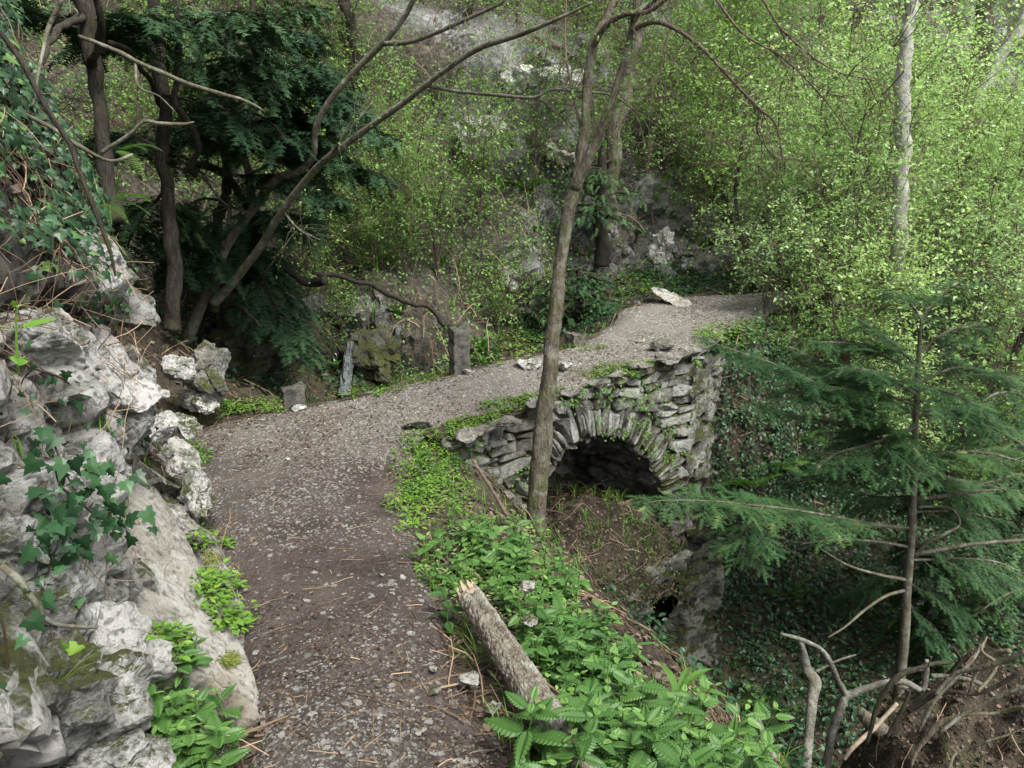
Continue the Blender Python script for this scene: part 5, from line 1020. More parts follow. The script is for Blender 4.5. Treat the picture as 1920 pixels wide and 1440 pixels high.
for i in range(9):
    a0 = i * .7; q0 = e0 + (sidev * math.cos(a0) + upv * math.sin(a0)) * .04; tubes(mb, np.array([q0 - tz * .04, q0 + tz * .005, q0 + tz * (.02 + .03 * rng.random()) + upv * .01]), A_(.018, .012, .002), 5)
mb.build('splintered_end', M['wood_pale'], r_)
stick('leaning_stick', [(888, 862, 4.6, 3), (925, 925, 4.5, 4), (960, 985, 4.4, 5), (985, 1040, 4.3, 5.5), (1012, 1095, 4.2, 6), (1030, 1130, 4.15, 5)], 'twig', 'long thin dead stick slanting down through the nettles below the bridge', seed=1)
stick('fallen_branch', [(1500, 1520, 3.6, 12), (1514, 1440, 3.7, 11), (1521, 1370, 3.8, 10), (1526, 1310, 3.9, 10.5), (1530, 1280, 3.95, 12), (1516, 1258, 4.0, 11), (1512, 1235, 4.0, 8), (1505, 1205, 4.0, 5)], 'bark_dead', 'pale knobbly dead branch standing upright out of the ravine at lower right', seed=2)
stick('fallen_branch', [(1540, 1500, 4.1, 10), (1550, 1440, 4.1, 9), (1562, 1370, 4.1, 8.5), (1580, 1318, 4.1, 8), (1590, 1303, 4.1, 8), (1640, 1285, 4.05, 7), (1690, 1276, 4.0, 6.5), (1728, 1290, 4.0, 6), (1737, 1262, 4.0, 5), (1738, 1238, 4.0, 4)], 'bark_dead', 'grey forked dead branch curving right behind the pale knobbly one', seed=3, kids=[[(1585, 1303, 4.1, 7), (1570, 1275, 4.05, 6), (1556, 1240, 4.0, 5.5), (1535, 1215, 3.95, 5), (1500, 1200, 3.9, 4.5), (1463, 1188, 3.9, 2.5)], [(1530, 1260, 4, 3), (1570, 1240, 4, 2.5), (1605, 1230, 4, 1.5)]])
stick('dead_branch', [(1420, 1345, 3.3, 6), (1432, 1385, 3.25, 8), (1452, 1430, 3.2, 8.5), (1480, 1500, 3.1, 9)], 'bark_dead', 'short grey snag poking up just right of the big nettles', seed=4)
stick('rotten_log', [(1612, 1338, 4.0, 13), (1635, 1360, 3.9, 17), (1680, 1395, 3.8, 20), (1730, 1440, 3.7, 22), (1790, 1500, 3.6, 23)], 'bark_log', 'dark rotting log sloping down at the foot of the uprooted mound', 'log', seed=5, furrow=.05)
stick('yellow_stick', [(1683, 1318, 3.8, 5), (1640, 1362, 3.75, 5), (1600, 1400, 3.7, 5), (1583, 1424, 3.7, 4)], 'wood_pale', 'broken yellowish stick leaning across the end of the dark rotting log', seed=6)
stick('yellow_stick', [(1420, 1354, 3.6, 4), (1380, 1360, 3.6, 5), (1330, 1366, 3.6, 5), (1250, 1378, 3.6, 4)], 'wood_pale', 'flat yellowish stick lying level behind the big nettles', seed=7)
stick('foreground_branch', [(150, 70, 3.6, 3.6), (200, 88, 3.5, 3.6), (255, 113, 3.45, 4.0), (320, 142, 3.4, 4.3), (360, 160, 3.4, 4.0), (410, 176, 3.4, 3.6), (450, 187, 3.4, 3.2), (480, 200, 3.4, 2.5), (494, 208, 3.4, 1.1)], 'bark_limb', 'bare reddish branch reaching right from the ivy bank with a broken tip', seed=8, kids=[[(255, 113, 3.45, 2.5), (262, 160, 3.4, 2.2), (300, 180, 3.4, 1.4), (330, 210, 3.4, 0.7)]])
stick('foreground_branch', [(190, 290, 3.3, 3.6), (240, 255, 3.3, 3.6), (270, 228, 3.3, 3.6), (300, 231, 3.3, 3.2), (340, 232, 3.3, 2.9), (364, 228, 3.3, 1.4)], 'bark_limb', 'short crooked branch below the long bare branch on the ivy bank', seed=9)
stick('bank_branch', [(0, 65, 2.7, 4.3), (40, 120, 2.7, 4.3), (90, 210, 2.7, 5.0), (130, 265, 2.7, 5.0), (150, 320, 2.7, 4.3), (180, 400, 2.7, 4.0), (205, 470, 2.7, 3.6), (215, 520, 2.7, 2.2)], 'bark_dark', 'dark fallen branch running down the ivy bank from the top left', seed=10)
stick('bank_branch', [(30, 200, 2.9, 3.6), (100, 235, 3.0, 4.3), (150, 270, 3.0, 4.3), (210, 300, 3.1, 2.9), (250, 290, 3.2, 2.2)], 'bark_limb', 'pale brown root crossing the ivy bank beneath the fern', seed=11)
stick('bank_branch', [(120, 0, 3.2, 3.6), (90, 60, 3.2, 3.6), (75, 130, 3.1, 2.9), (60, 200, 3.0, 2.2)], 'bark_limb', 'thin pale stem at the top left standing before the ivy', seed=12)
stick('root_strand', [(0, 1065, 1.6, 6), (30, 1090, 1.6, 7), (60, 1130, 1.6, 6), (80, 1165, 1.62, 5), (110, 1180, 1.65, 4), (180, 1182, 1.7, 3)], 'bark_limb', 'brown root creeping over the rocks at the left edge', 'root', seed=13)
stick('root_strand', [(0, 860, 1.9, 3), (40, 872, 1.9, 3.4), (75, 888, 1.9, 3), (130, 930, 2.0, 2)], 'bark_limb', 'thin pale root hanging across the rock under the dead leaves at left', 'root', seed=14)
stick('twig', [(345, 1243, 2.32, 5), (370, 1248, 2.3, 6), (400, 1252, 2.28, 6), (424, 1250, 2.3, 4)], 'bark_dark', 'short dark twig lying against the foot of the smooth slab', 'twig', seed=15)
for i, (pts, lab) in enumerate([([(1075, 1165, 3.9, 4), (1130, 1215, 3.85, 6), (1180, 1260, 3.8, 6), (1230, 1310, 3.7, 5), (1290, 1345, 3.6, 3)], 'brown dead stem lying in the dry grass below the nettles'), ([(1120, 1180, 4.0, 3), (1165, 1225, 3.95, 4), (1200, 1240, 3.9, 3), (1225, 1270, 3.9, 2)], 'thin dead stem lying beside the brown one on the ravine edge'),
   ([(1215, 1175, 5, 2), (1250, 1215, 4.9, 2), (1290, 1240, 4.8, 2), (1330, 1300, 4.6, 1.5)], 'hair thin bare twig arching over the stream bed'), ([(1060, 1140, 3.6, 5), (1100, 1180, 3.6, 5), (1150, 1235, 3.6, 4)], 'pale broken stem behind the split log')]):
    stick('bramble_stem', pts, 'twig' if i != 3 else 'wood_pale', lab, seed=30 + i)
# uprooted mound in the lower right corner
mr = empty('uprooted_mound', W(1850, 1440, 3.4), 'uprooted mound of soil stones and matted roots in the bottom right corner', 'root mound')
u, v = np.meshgrid(np.linspace(-1, 1, 120), np.linspace(-1, 1, 120), indexing='ij'); u, v = u.ravel(), v.ravel(); c = W(1960, 1350, 3.7)
mv = np.c_[c[0] + u * 1.0, c[1] + v * .9, c[2] + .12 - .55 * np.clip(-u, 0, 1) ** 1.6 - .5 * np.abs(v) ** 2 * 1. - .1 * u + 0 * u]
mv[:, 2] += fbm(mv * 3.3, 4, 51) * .12 + fbm(mv * 12, 4, 52) * .03; mv[:, 2] -= np.clip(np.hypot(u, v) - .85, 0, 1) * 2.2
MB().add(mv, grid_faces(120, 120)).build('soil_mass', M['soil'], mr, smooth=True); B_root = bvh(mv, grid_faces(120, 120))
for i, pts in enumerate([[(1620, 1400, 3.6, 4), (1650, 1310, 3.6, 5), (1680, 1270, 3.6, 6), (1720, 1255, 3.6, 5), (1780, 1245, 3.6, 4)], [(1745, 1300, 3.4, 4), (1790, 1260, 3.4, 5), (1850, 1250, 3.3, 6), (1930, 1215, 3.2, 6)], [(1790, 1215, 3.6, 3), (1800, 1235, 3.6, 4), (1790, 1250, 3.6, 4), (1750, 1290, 3.6, 4), (1690, 1340, 3.6, 3)], [(1835, 1205, 3.6, 2), (1820, 1240, 3.5, 3), (1760, 1320, 3.4, 4), (1730, 1380, 3.4, 3)],
    [(1700, 1340, 3.5, 5), (1760, 1300, 3.45, 5), (1830, 1300, 3.4, 5), (1920, 1260, 3.3, 5)], [(1760, 1380, 3.2, 4), (1830, 1330, 3.2, 5), (1930, 1290, 3.1, 4)], [(1660, 1380, 3.5, 3), (1690, 1330, 3.5, 4), (1700, 1300, 3.5, 4), (1680, 1290, 3.5, 2)]]):
    mb = MB(); trunk(mb, pts, 10, 8, .15, 900 + i, .02); mb.build('root', M['bark_limb'] if i % 2 else M['bark_dark'], mr, smooth=True)
for i, pts in enumerate([[(1700, 1440, 3.3, 4), (1740, 1370, 3.3, 5), (1800, 1345, 3.25, 5), (1870, 1340, 3.2, 4), (1930, 1325, 3.1, 4)], [(1640, 1300, 3.7, 2), (1670, 1285, 3.65, 3), (1700, 1262, 3.6, 3), (1730, 1268, 3.55, 2), (1745, 1240, 3.5, 2)], [(1850, 1300, 3.2, 3), (1870, 1250, 3.3, 3), (1840, 1215, 3.35, 3), (1850, 1190, 3.4, 1.5)], [(1760, 1275, 3.5, 6), (1800, 1270, 3.5, 5), (1840, 1275, 3.45, 4), (1870, 1300, 3.4, 3)], [(1900, 1225, 3.3, 5), (1870, 1232, 3.35, 5), (1830, 1262, 3.4, 4), (1815, 1300, 3.4, 2)], [(1780, 1440, 3.0, 3), (1800, 1410, 3.05, 3), (1850, 1395, 3.0, 3), (1930, 1370, 2.95, 2)]]):
    mb = MB(); trunk(mb, pts, 10, 8, .15, 930 + i, .03); mb.build('root', M['bark_limb' if i % 2 else 'bark_root'], mr, smooth=True)
for i, (px, py, Y, d_, mt) in enumerate([(1700, 1400, 3.4, (.12, .1, .07), 'rock'), (1830, 1365, 3.2, (.13, .1, .07), 'rock'), (1890, 1350, 3.1, (.1, .08, .06), 'rock_grey'), (1760, 1385, 3.2, (.09, .08, .05), 'rock'), (1880, 1385, 3.0, (.22, .16, .10), 'wood_orange'), (1800, 1390, 3.1, (.16, .12, .08), 'rock'), (1905, 1420, 2.9, (.14, .12, .1), 'rock'), (1840, 1420, 3.0, (.2, .1, .06), 'wood_orange'), (1760, 1420, 3.2, (.15, .1, .08), 'rock_grey')]):
    p = W(px, py, Y); h_ = drop(p + A_(0, 0, .8), [B_root]); p[2] = (h_ or p[2]) + .02; V, F = rock_mesh(d_, 950 + i, 12, 3, .08); MB().add(V + p, F, .5).build('stone' if mt != 'wood_orange' else 'rotten_wood', M[mt], mr)
# ================================================================ GROUND COVER
def stuff(mb, name, mats, label, cat, smooth=False):
    return tag(mb.build(name, mats, smooth=smooth), label, cat, kind='stuff')
def tangent(nrm, n): 
    d = rdir(n); return unit(d - nrm * (d * nrm).sum(1, keepdims=True))
# stone chips on the path
def chips(mb, p, nrm, size, flat=.45, var=None):
    n = len(p); T0 = np.array([[1, 0, 0], [.3, .9, .1], [-.7, .6, 0], [-.9, -.4, .1], [.1, -.9, 0], [.1, 0, .8], [-.3, .2, .55]]); FF = [[0, 1, 5], [1, 6, 5], [1, 2, 6], [2, 3, 6], [3, 5, 6], [3, 4, 5], [4, 0, 5]]
    x = tangent(nrm, n); y = np.cross(nrm, x); V = T0[None] * (1 + rng.normal(size=(n, 7, 3)) * .22) * A_(1, .8, flat) * size[:, None, None]
    Vw = p[:, None] + V[..., :1] * x[:, None] + V[..., 1:2] * y[:, None] + V[..., 2:3] * nrm[:, None] - nrm[:, None] * (size * .08)[:, None, None]
    F = (np.array(FF)[None] + (np.arange(n) * 7)[:, None, None]).reshape(-1, 3); mb.add(Vw.reshape(-1, 3), F, np.repeat(rng.random(n) if var is None else var, 7)); return mb
pd = lambda c, n_: inview(c, 60) * (1 / (.5 + np.abs(c[:, 1]) ** 1.25))
p, nn_ = scatter(path_V, path_F, 26000, lambda c, n_: pd(c, n_) * np.clip(.25 + fbm(c * 1.6, 3, 88) * 1.1 + np.clip((c[:, 1] - 4.5) / 2, 0, .8), .06, 1.2)); mb = MB(); chips(mb, p, nn_, (.0028 + .0055 * rng.random(len(p)) ** 2.2) * (1 + .20 * p[:, 1])); stuff(mb, 'gravel', M['chip'], 'small pale stone chips strewn over the trodden soil of the path', 'gravel')
p, nn_ = scatter(path_V, path_F, 1500, lambda c, n_: pd(c, n_) * (1 + 5 * np.exp(-((c[:, 0] + .15) / .3) ** 2) * (c[:, 1] < 3.5))); mb = MB(); chips(mb, p, nn_, .008 + .018 * rng.random(len(p)) ** 3, .4); stuff(mb, 'pebbles', M['chip'], 'larger pale pebbles scattered along the path', 'pebbles')
def litter(mb, p, nn_, size, mat=0):
    d = tangent(nn_, len(p)); leaves(mb, p + nn_ * .004, unit(d + nn_ * rng.normal(size=(len(p), 1)) * .2), unit(nn_ + rdir(len(p)) * .45), size, T_SMALL, wid=1.2, mat=mat)
def twigs(mb, p, nn_, L, r=.0022, arch=.12, k=4):
    d = tangent(nn_, len(p)); Q = [p - d * L[:, None] * .5]
    for j in range(1, k): d = unit(d + tangent(nn_, len(p)) * .22); Q.append(Q[-1] + d * (L / (k - 1))[:, None] + nn_ * (arch * L * math.sin(3.14 * j / (k - 1)) * .5)[:, None])
    tubes(mb, np.stack(Q, 1), np.full((len(p), k), 1.) * (r * (.5 + rng.random(len(p))))[:, None], 3, rng.random(len(p)))
mb = MB(); eL = lambda c, n_: pd(c, n_) * (.35 + 2 * (np.sin(c[:, 0] * 2) ** 2) * .2 + 1.2 * (c[:, 1] < 3.2) * np.exp(-((c[:, 0]) / .35) ** 2) + 1.0 * ((c[:, 0] < -1.3) & (c[:, 1] < 6.2)))
p, nn_ = scatter(path_V, path_F, 8000, lambda c, n_: eL(c, n_) * (1 + .25 * c[:, 1]) * (fbm(c * 1.2, 3, 93) > -.15)); litter(mb, p, nn_, (.008 + .014 * rng.random(len(p)) ** 2) * (1 + .06 * p[:, 1]))
p, nn_ = scatter(gV, gF, 46000, lambda c, n_: inview(c) * (1 / (1 + np.hypot(c[:, 0], c[:, 1]) ** 1.3))); litter(mb, p, nn_, (.018 + .03 * rng.random(len(p))) * (1 + .04 * p[:, 1]))
p, nn_ = scatter(mound_V, mound_F, 3500); litter(mb, p, nn_, .025 + .02 * rng.random(len(p)))
p, nn_ = scatter(mv, grid_faces(120, 120), 9000); litter(mb, p, nn_, .018 + .02 * rng.random(len(p)))
p, nn_ = scatter(CV2, cF, 14000, lambda c, n_: inview(c) * np.clip((c[:, 2] - 1.1) * 2 + (c[:, 1] - 3.6) * .8, .02, 1)); litter(mb, p, nn_, .02 + .03 * rng.random(len(p)))
stuff(mb, 'leaf_litter', M['litter'], 'brown dead leaves covering the forest banks and path edges', 'leaf litter')
mb = MB(); p, nn_ = scatter(path_V, path_F, 900, eL); twigs(mb, p + nn_ * .004, nn_, .03 + .09 * rng.random(len(p)) ** 2, .0016, .03)
p, nn_ = scatter(gV, gF, 4500, lambda c, n_: inview(c) * (1 / (1 + np.hypot(c[:, 0], c[:, 1]) ** 1.2))); twigs(mb, p + nn_ * .01, nn_, .1 + .3 * rng.random(len(p)) ** 2, .003, .12)
p, nn_ = scatter(mound_V, mound_F, 420); twigs(mb, p + nn_ * .02, nn_, .10 + .2 * rng.random(len(p)), .0018, .3, 5)
p, nn_ = scatter(CV2, cF, 1700, lambda c, n_: inview(c) * np.clip((c[:, 2] - .9) * 2, .05, 1) * (c[:, 1] < 5)); twigs(mb, p + nn_ * .02, nn_, .10 + .35 * rng.random(len(p)) ** 2, .0015, .2, 5)
p, nn_ = scatter(mv, grid_faces(120, 120), 320); twigs(mb, p + nn_ * .01, nn_, .08 + .2 * rng.random(len(p)), .002, .1, 5)
stuff(mb, 'dead_twigs', M['dry'], 'tangle of dry stems and twigs lying on the banks', 'dead twigs')
# hanging dead stems and vines on the hillside
mb = MB(); fac = lambda c, n_: inview(c, 120)
p, nn_ = scatter(hv, hF, 7000, fac); n = len(p); L = .25 + .8 * rng.random(n) ** 2; d = unit(nn_ * .9 + rdir(n) * .7 + A_(0, 0, .3)); Q = [p]
for j in range(5): d = unit(d + A_(0, 0, -.34) + rdir(n) * .2); Q.append(Q[-1] + d * (L / 5)[:, None])
tubes(mb, np.stack(Q, 1), np.full((n, 6), .0035) * (.6 + rng.random((n, 1))), 3, rng.random(n))
for px, py, r, m in [(855, 510, .5, 160), (880, 560, .4, 100), (620, 400, .5, 60), (1300, 350, .8, 120), (700, 600, .5, 60)]:
    h_, hn = hit(px, py)
    if h_ is None: continue
    p = h_ + rng.normal(size=(m, 3)) * A_(r * .5, .15, r * .25) + hn * .15; d = unit(rng.normal(size=(m, 3)) * .25 + A_(0, -.2, -1)); Q = [p]
    for j in range(5): d = unit(d + rng.normal(size=(m, 3)) * .1); Q.append(Q[-1] + d * .13)
    tubes(mb, np.stack(Q, 1), np.full((m, 6), .003), 3, rng.random(m) * .5)
stuff(mb, 'hanging_stems', M['dry'], 'dry grass stems and vines hanging down the steep hillside', 'dead stems')
# undergrowth leaves on the hillside and far banks
def clumps(V, F, n, per, dens, spread, size, lift, mb, tm=T_SMALL, up=.5):
    dn_ = (lambda c, n_: dens(c, n_) * (in_path(c[:, :2])[0] > .08)) if F is gF else dens
    c, nn_ = scatter(V, F, n, dn_); k = rng.poisson(per, n) + 1; I = np.repeat(np.arange(n), k); m = len(I); s = spread * (.5 + rng.random(n))
    o = rng.normal(size=(m, 3)) * s[I][:, None] * .6; nrm = nn_[I]; o = o - nrm * (o * nrm).sum(1, keepdims=True) * .5
    p = c[I] + o + nrm * (lift * rng.random(m) ** .7 * (1 + s[I]))[:, None]; ln = unit(nrm * .4 + A_(0, 0, up) + rdir(m) * .5); d = rdir(m) + A_(0, -.2, -.25); d = d - ln * (d * ln).sum(1, keepdims=True)
    leaves(mb, p, d, ln, size * (.5 + .8 * rng.random(m)), tm, np.clip(rng.random(n)[I] * .55 + rng.random(m) * .45, 0, 1))
CR = [(hillpt(px, py), r) for px, py, r in ((960, 190, 1.5), (1060, 110, 1.4), (900, 260, .9), (1260, 60, 1.2), (1110, 470, .8), (1240, 470, .8), (1340, 495, .9), (1860, 90, 1.6), (1700, 330, 1.), (950, 525, .5), (1010, 270, 1.), (450, 640, 1.))]
def bare(c):
    w = np.ones(len(c))
    for q_, r_c in CR: w *= 1 - .9 * np.exp(-(((c - q_) / r_c) ** 2).sum(1))
    return w
hb = lambda thr, sc, sd: (lambda c, n_: inview(c, 100) * (fbm(c * sc, 3, sd) > thr) * bare(c))
mb = MB(); clumps(hv, hF, 7000, 16, hb(-.45, .5, 301), .24, .050, .26, mb); clumps(gV, gF, 900, 12, lambda c, n_: inview(c) * ((c[:, 1] > 8.3) | (c[:, 0] > 2.8)) * 1., .16, .04, .1, mb)
stuff(mb, 'spring_undergrowth', M['spring'], 'fresh light green leaves of low plants all over the steep hillside', 'undergrowth')
mb = MB(); clumps(hv, hF, 2600, 18, hb(0., .4, 311), .22, .05, .10, mb, T_OVAL); clumps(gV, gF, 8500, 16, lambda c, n_: inview(c) * ((c[:, 0] > 2.2) * 1. + (c[:, 1] > 6.8) * .8 + (hground(c[:, :2]) < -1.) * .8), .16, .056, .09, mb, T_OVAL)
stuff(mb, 'ground_ivy', M['ivy'], 'dark ivy carpeting the ravine floor and the lower hillside', 'ivy')
# ivy on the left bank
mb = MB(); sb = MB(); n = 9500
p, nn_ = scatter(CV2, cF, n, lambda c, n_: inview(c, 120) * np.clip((c[:, 2] - 1.25 + .25 * fbm(c * 1.5, 2, 77)) * 3, 0, 1) * (fbm(c * 2.2, 3, 78) > -.42) * 1.)
ln = unit(nn_ * .8 + A_(.25, -.5, .35) + rdir(len(p)) * .5); d = unit(A_(.1, 0, -1) + rdir(len(p)) * .75); d = d - ln * (d * ln).sum(1, keepdims=True)
leaves(mb, p + nn_ * (.02 + .10 * rng.random((len(p), 1))), d, ln, .018 + .036 * rng.random(len(p)) ** 1.5, T_IVY)
stuff(mb, 'ivy', M['ivy'], 'dense dark ivy hanging over the upper left bank', 'ivy')
def strand(path_px, m, size, label, jit=.05, mat='ivy'):
    P_ = smooth_poly(np.array([W(*q) for q in path_px]), 8); b = P_[P_[:, 2].argmin()].copy(); r_ = empty('ivy_strand', b, label, 'ivy', 'ivy strands on the left rocks')
    sb = MB(); tubes(sb, P_, np.full(len(P_), .0028), 5); sb.build('stem', M['dry'], r_)
    i = rng.integers(0, len(P_), m); p = P_[i] + rng.normal(size=(m, 3)) * jit + A_(.02, -.03, 0); ln = unit(A_(.3, -.8, .45) + rdir(m) * .75); d = unit(A_(0, -.1, -1) + rdir(m) * .8); d = d - ln * (d * ln).sum(1, keepdims=True)
    lb = MB(); leaves(lb, p, d, ln, size * (.35 + .8 * rng.random(m)), T_IVY, rng.random(m) * .9); lb.build('leaves', M[mat], r_)
strand([(100, 830, 2.0), (130, 900, 1.98), (170, 960, 2.0), (215, 960, 2.1)], 60, .055, 'thick ivy strand hanging across the rocks above the smooth slab', .055)
strand([(120, 850, 1.9), (110, 930, 1.85), (100, 1010, 1.8), (90, 1080, 1.75)], 50, .055, 'ivy strand hanging down to the mossy boulder at left', .045)
strand([(95, 1180, 1.6), (110, 1230, 1.58), (125, 1255, 1.58)], 8, .045, 'small bright ivy sprig on the lowest white rocks', .03, 'herb')
strand([(0, 1150, 1.4), (10, 1200, 1.4), (15, 1300, 1.4)], 8, .05, 'few ivy leaves cut off by the left edge near the bottom', .03)
strand([(230, 790, 2.9), (250, 800, 2.9), (240, 860, 2.9)], 9, .045, 'two or three ivy leaves beside the smooth slab top', .04)
strand([(0, 660, 1.9), (60, 690, 2.0), (130, 720, 2.2), (175, 800, 2.3)], 22, .04, 'thin ivy trailing over the large white bulging rock', .05)
# ivy and small herbs on the bridge face, arch heap and ledge
mb = MB(); bv = []
ssr = rng.uniform(.1, WL, 340); zr = zpath(wxy(ssr)[:, 1]) - rng.random(340) ** 1.5 * 1.0; ok = ~in_arch(ssr, zr) & (fbm(np.c_[ssr * 2.4, zr * 2.4, zr * 0], 3, 61) > .0); p = np.c_[wxy(ssr) + wnorm(ssr) * .07, zr][ok]
m = len(p); ln = unit(np.c_[wnorm(ssr)[ok], np.full(m, .5)] + rdir(m) * .4); I = np.repeat(np.arange(m), 5); d = rdir(len(I)); d = d - ln[I] * (d * ln[I]).sum(1, keepdims=True); leaves(mb, p[I] + rng.normal(size=(len(I), 3)) * .035, d, unit(ln[I] + rdir(len(I)) * .4), .022 + .02 * rng.random(len(I)), T_OVAL)
clumps(mound_V, mound_F, 130, 7, lambda c, n_: (c[:, 0] > ce[0] + .1) * 1. + .15, .08, .03, .05, mb, T_OVAL)
stuff(mb, 'wall_plants', M['fern'], 'small green plants rooted in the bridge masonry and on the earth heap', 'wall plants')

# low herb patches (pixel blobs dropped onto the ground)
tr_all = [B_ground, B_hill, B_cliff, B_path, B_deck, B_slab]
def patch(blobs, per_px, size, mb, hgt=.06, tm=T_OVAL, tr=None, per=9, minz=None):
    for px, py, rx, ry in blobs:
        n = max(4, int(rx * ry * per_px)); a = rng.random(n) * 6.283; r = np.sqrt(rng.random(n)); 
        for x, y in zip(px + np.cos(a) * r * rx, py + np.sin(a) * r * ry):
            h_, hn = hit(x, y, tr or tr_all)
            if h_ is None or h_[1] > 16: continue
            k = rng.integers(per // 2, per + 4); H = hgt * (.4 + .8 * rng.random()); th = rng.random(k) * 6.283; rr = rng.random(k) ** .6 * H * .8
            p = h_ + np.c_[np.cos(th) * rr, np.sin(th) * rr, H * (.35 + .65 * rng.random(k)) * (1 - .4 * rr / H)]; d = np.c_[np.cos(th), np.sin(th), rng.normal(size=k) * .25]; ln = unit(A_(0, 0, 1) + rdir(k) * .35)
            leaves(mb, p, d, ln, size * (.6 + .7 * rng.random(k)), tm, np.clip(rng.random() * .5 + .5 * rng.random(k), 0, 1))
mb = MB()
patch([(480, 765, 75, 14), (430, 775, 30, 12), (700, 735, 60, 10), (640, 745, 30, 8), (770, 712, 45, 10), (830, 700, 20, 8), (360, 855, 35, 22), (1100, 652, 40, 8), (1160, 690, 40, 8)], .09, .024, mb, .07)
patch([(960, 765, 60, 18), (900, 800, 60, 20), (1000, 750, 30, 10), (860, 840, 40, 30), (1090, 735, 50, 6), (1150, 705, 60, 8), (1220, 685, 40, 6)], .09, .024, mb, .06)
patch([(405, 1110, 42, 34), (435, 1175, 30, 22), (375, 1020, 26, 14), (420, 1025, 14, 8), (300, 1215, 40, 25), (860, 960, 12, 8), (770, 990, 20, 12)], .045, .03, mb, .07)
patch([(790, 880, 50, 55), (770, 950, 35, 30), (830, 930, 60, 40), (800, 830, 45, 25)], .045, .024, mb, .09)
patch([(1250, 520, 80, 35), (1180, 545, 40, 25), (1270, 505, 30, 20), (1360, 640, 60, 30), (950, 650, 90, 25), (1000, 640, 40, 20), (1420, 625, 50, 25), (900, 680, 40, 8)], .045, .045, mb, .13)
stuff(mb, 'herbs', M['herb'], 'bright green low herbs fringing the path and the bridge edges', 'herbs')
mb = MB(); patch([(1150, 700, 90, 10), (1060, 735, 60, 8), (1200, 685, 60, 8), (900, 795, 60, 16), (1080, 655, 50, 8), (985, 755, 30, 14), (800, 705, 60, 6), (430, 1240, 18, 14), (395, 1050, 14, 18)], .3, .010, mb, .02, T_SMALL)
stuff(mb, 'moss', leaf_mat('yellow green moss', [(0, (.06, .08, .015)), (.5, (.13, .16, .03)), (1, (.25, .27, .07))], .7, .2), 'yellowish moss cushions on the bridge edge and verge stones', 'moss')

# grass blades in tufts along the verges and banks
mb = MB()
def tufts(pts, nr, k0, k1, L0, L1):
    for p0, n0 in zip(pts, nr):
        k = int(rng.integers(k0, k1)); a = rng.random(k) * 6.283; d = unit(np.c_[np.cos(a), np.sin(a), rng.uniform(.6, 2.2, k)]); ln = unit(A_(0, 0, 1) - d * d[:, 2:3] + 1e-6); leaves(mb, p0 + rng.normal(size=(k, 3)) * A_(.012, .012, .002), d, ln, rng.uniform(L0, L1, k), T_BLADE)
q_, qn = scatter(gV, gF, 420, lambda c, n_: inview(c) * (in_path(c[:, :2])[0] > .04) * (np.exp(-in_path(c[:, :2])[0] / .25) + .12) / (1 + c[:, 1] ** 2 * .1)); tufts(q_, qn, 6, 16, .06, .18)
q_, qn = scatter(mound_V, mound_F, 60); tufts(q_, qn, 8, 18, .08, .2)
q_, qn = scatter(CV2, cF, 90, lambda c, n_: inview(c) * (c[:, 2] < 2) * 1.); tufts(q_, qn, 5, 12, .06, .16)
q_, qn = scatter(hv, hF, 400, lambda c, n_: inview(c) * (c[:, 2] < 4) * 1.); tufts(q_, qn, 10, 20, .2, .5)
stuff(mb, 'grass', M['herb'], 'thin grass tufts on the verges, rocks and banks', 'grass')
mb = MB(); patch([(880, 1075, 90, 55), (960, 1040, 90, 60), (1010, 1120, 80, 60), (1050, 1200, 80, 60), (1110, 1280, 90, 60), (1150, 1400, 120, 60), (330, 1330, 40, 60)], .010, .028, mb, .07)
patch([(1000, 1100, 150, 120), (850, 1000, 80, 60)], .003, .018, mb, .05, T_SMALL)
stuff(mb, 'small_weeds', M['spring'], 'small pale weeds mixed between the nettles', 'weeds')
# nettles
def nettle(mb, base, H, pairs, ls, seed, tm=T_NETTLE, lean=None, mat=0):
    r_ = np.random.default_rng(seed); K = 8; ln_ = r_.normal(size=3) * .16 * A_(1, 1, 0) if lean is None else np.asarray(lean)
    t = np.linspace(0, 1, K); P_ = base + np.c_[ln_[0] * t ** 1.4 * H, ln_[1] * t ** 1.4 * H, H * t]; tubes(mb, P_, np.linspace(.0035, .0018, K), 5, .6, mat)
    a0 = r_.random() * 3.14
    tt = .22 + .78 * (np.arange(pairs) / max(1, pairs - 1)) ** .85; ph = a0 + np.arange(pairs) * 1.571 + r_.normal(size=pairs) * .15
    sz = ls * np.interp(tt, [0, .55, .85, 1], [.7, 1.05, .8, .35]); tt, ph, sz = [np.repeat(q, 2) for q in (tt, ph, sz)]; ph = ph + np.tile([0, 3.1416], pairs) + r_.normal(size=len(ph)) * .12
    C = np.stack([np.interp(tt, t, P_[:, k]) for k in range(3)], 1); rd = np.c_[np.cos(ph), np.sin(ph), np.zeros(len(ph))]; el = np.interp(tt, [0, 1], [-.1, .55])[:, None] + r_.normal(size=(len(ph), 1)) * .28
    d = unit(rd + A_(0, 0, 1) * el); nrm = unit(A_(0, 0, 1) - rd * el * .8 + r_.normal(size=rd.shape) * .22); tubes(mb, np.stack([C, C + d * (sz * .22)[:, None]], 1), np.full((len(C), 2), .0011), 3, .6, mat)
    v0 = .35 * r_.random() + .1; leaves(mb, C + d * (sz * .2)[:, None], unit(d + A_(0, 0, -.18)), nrm, sz * r_.uniform(.85, 1.15, len(sz)), tm, np.clip(v0 + .3 * r_.random(len(sz)) + .35 * (tt > .9), 0, 1), mat=mat, wid=.80)
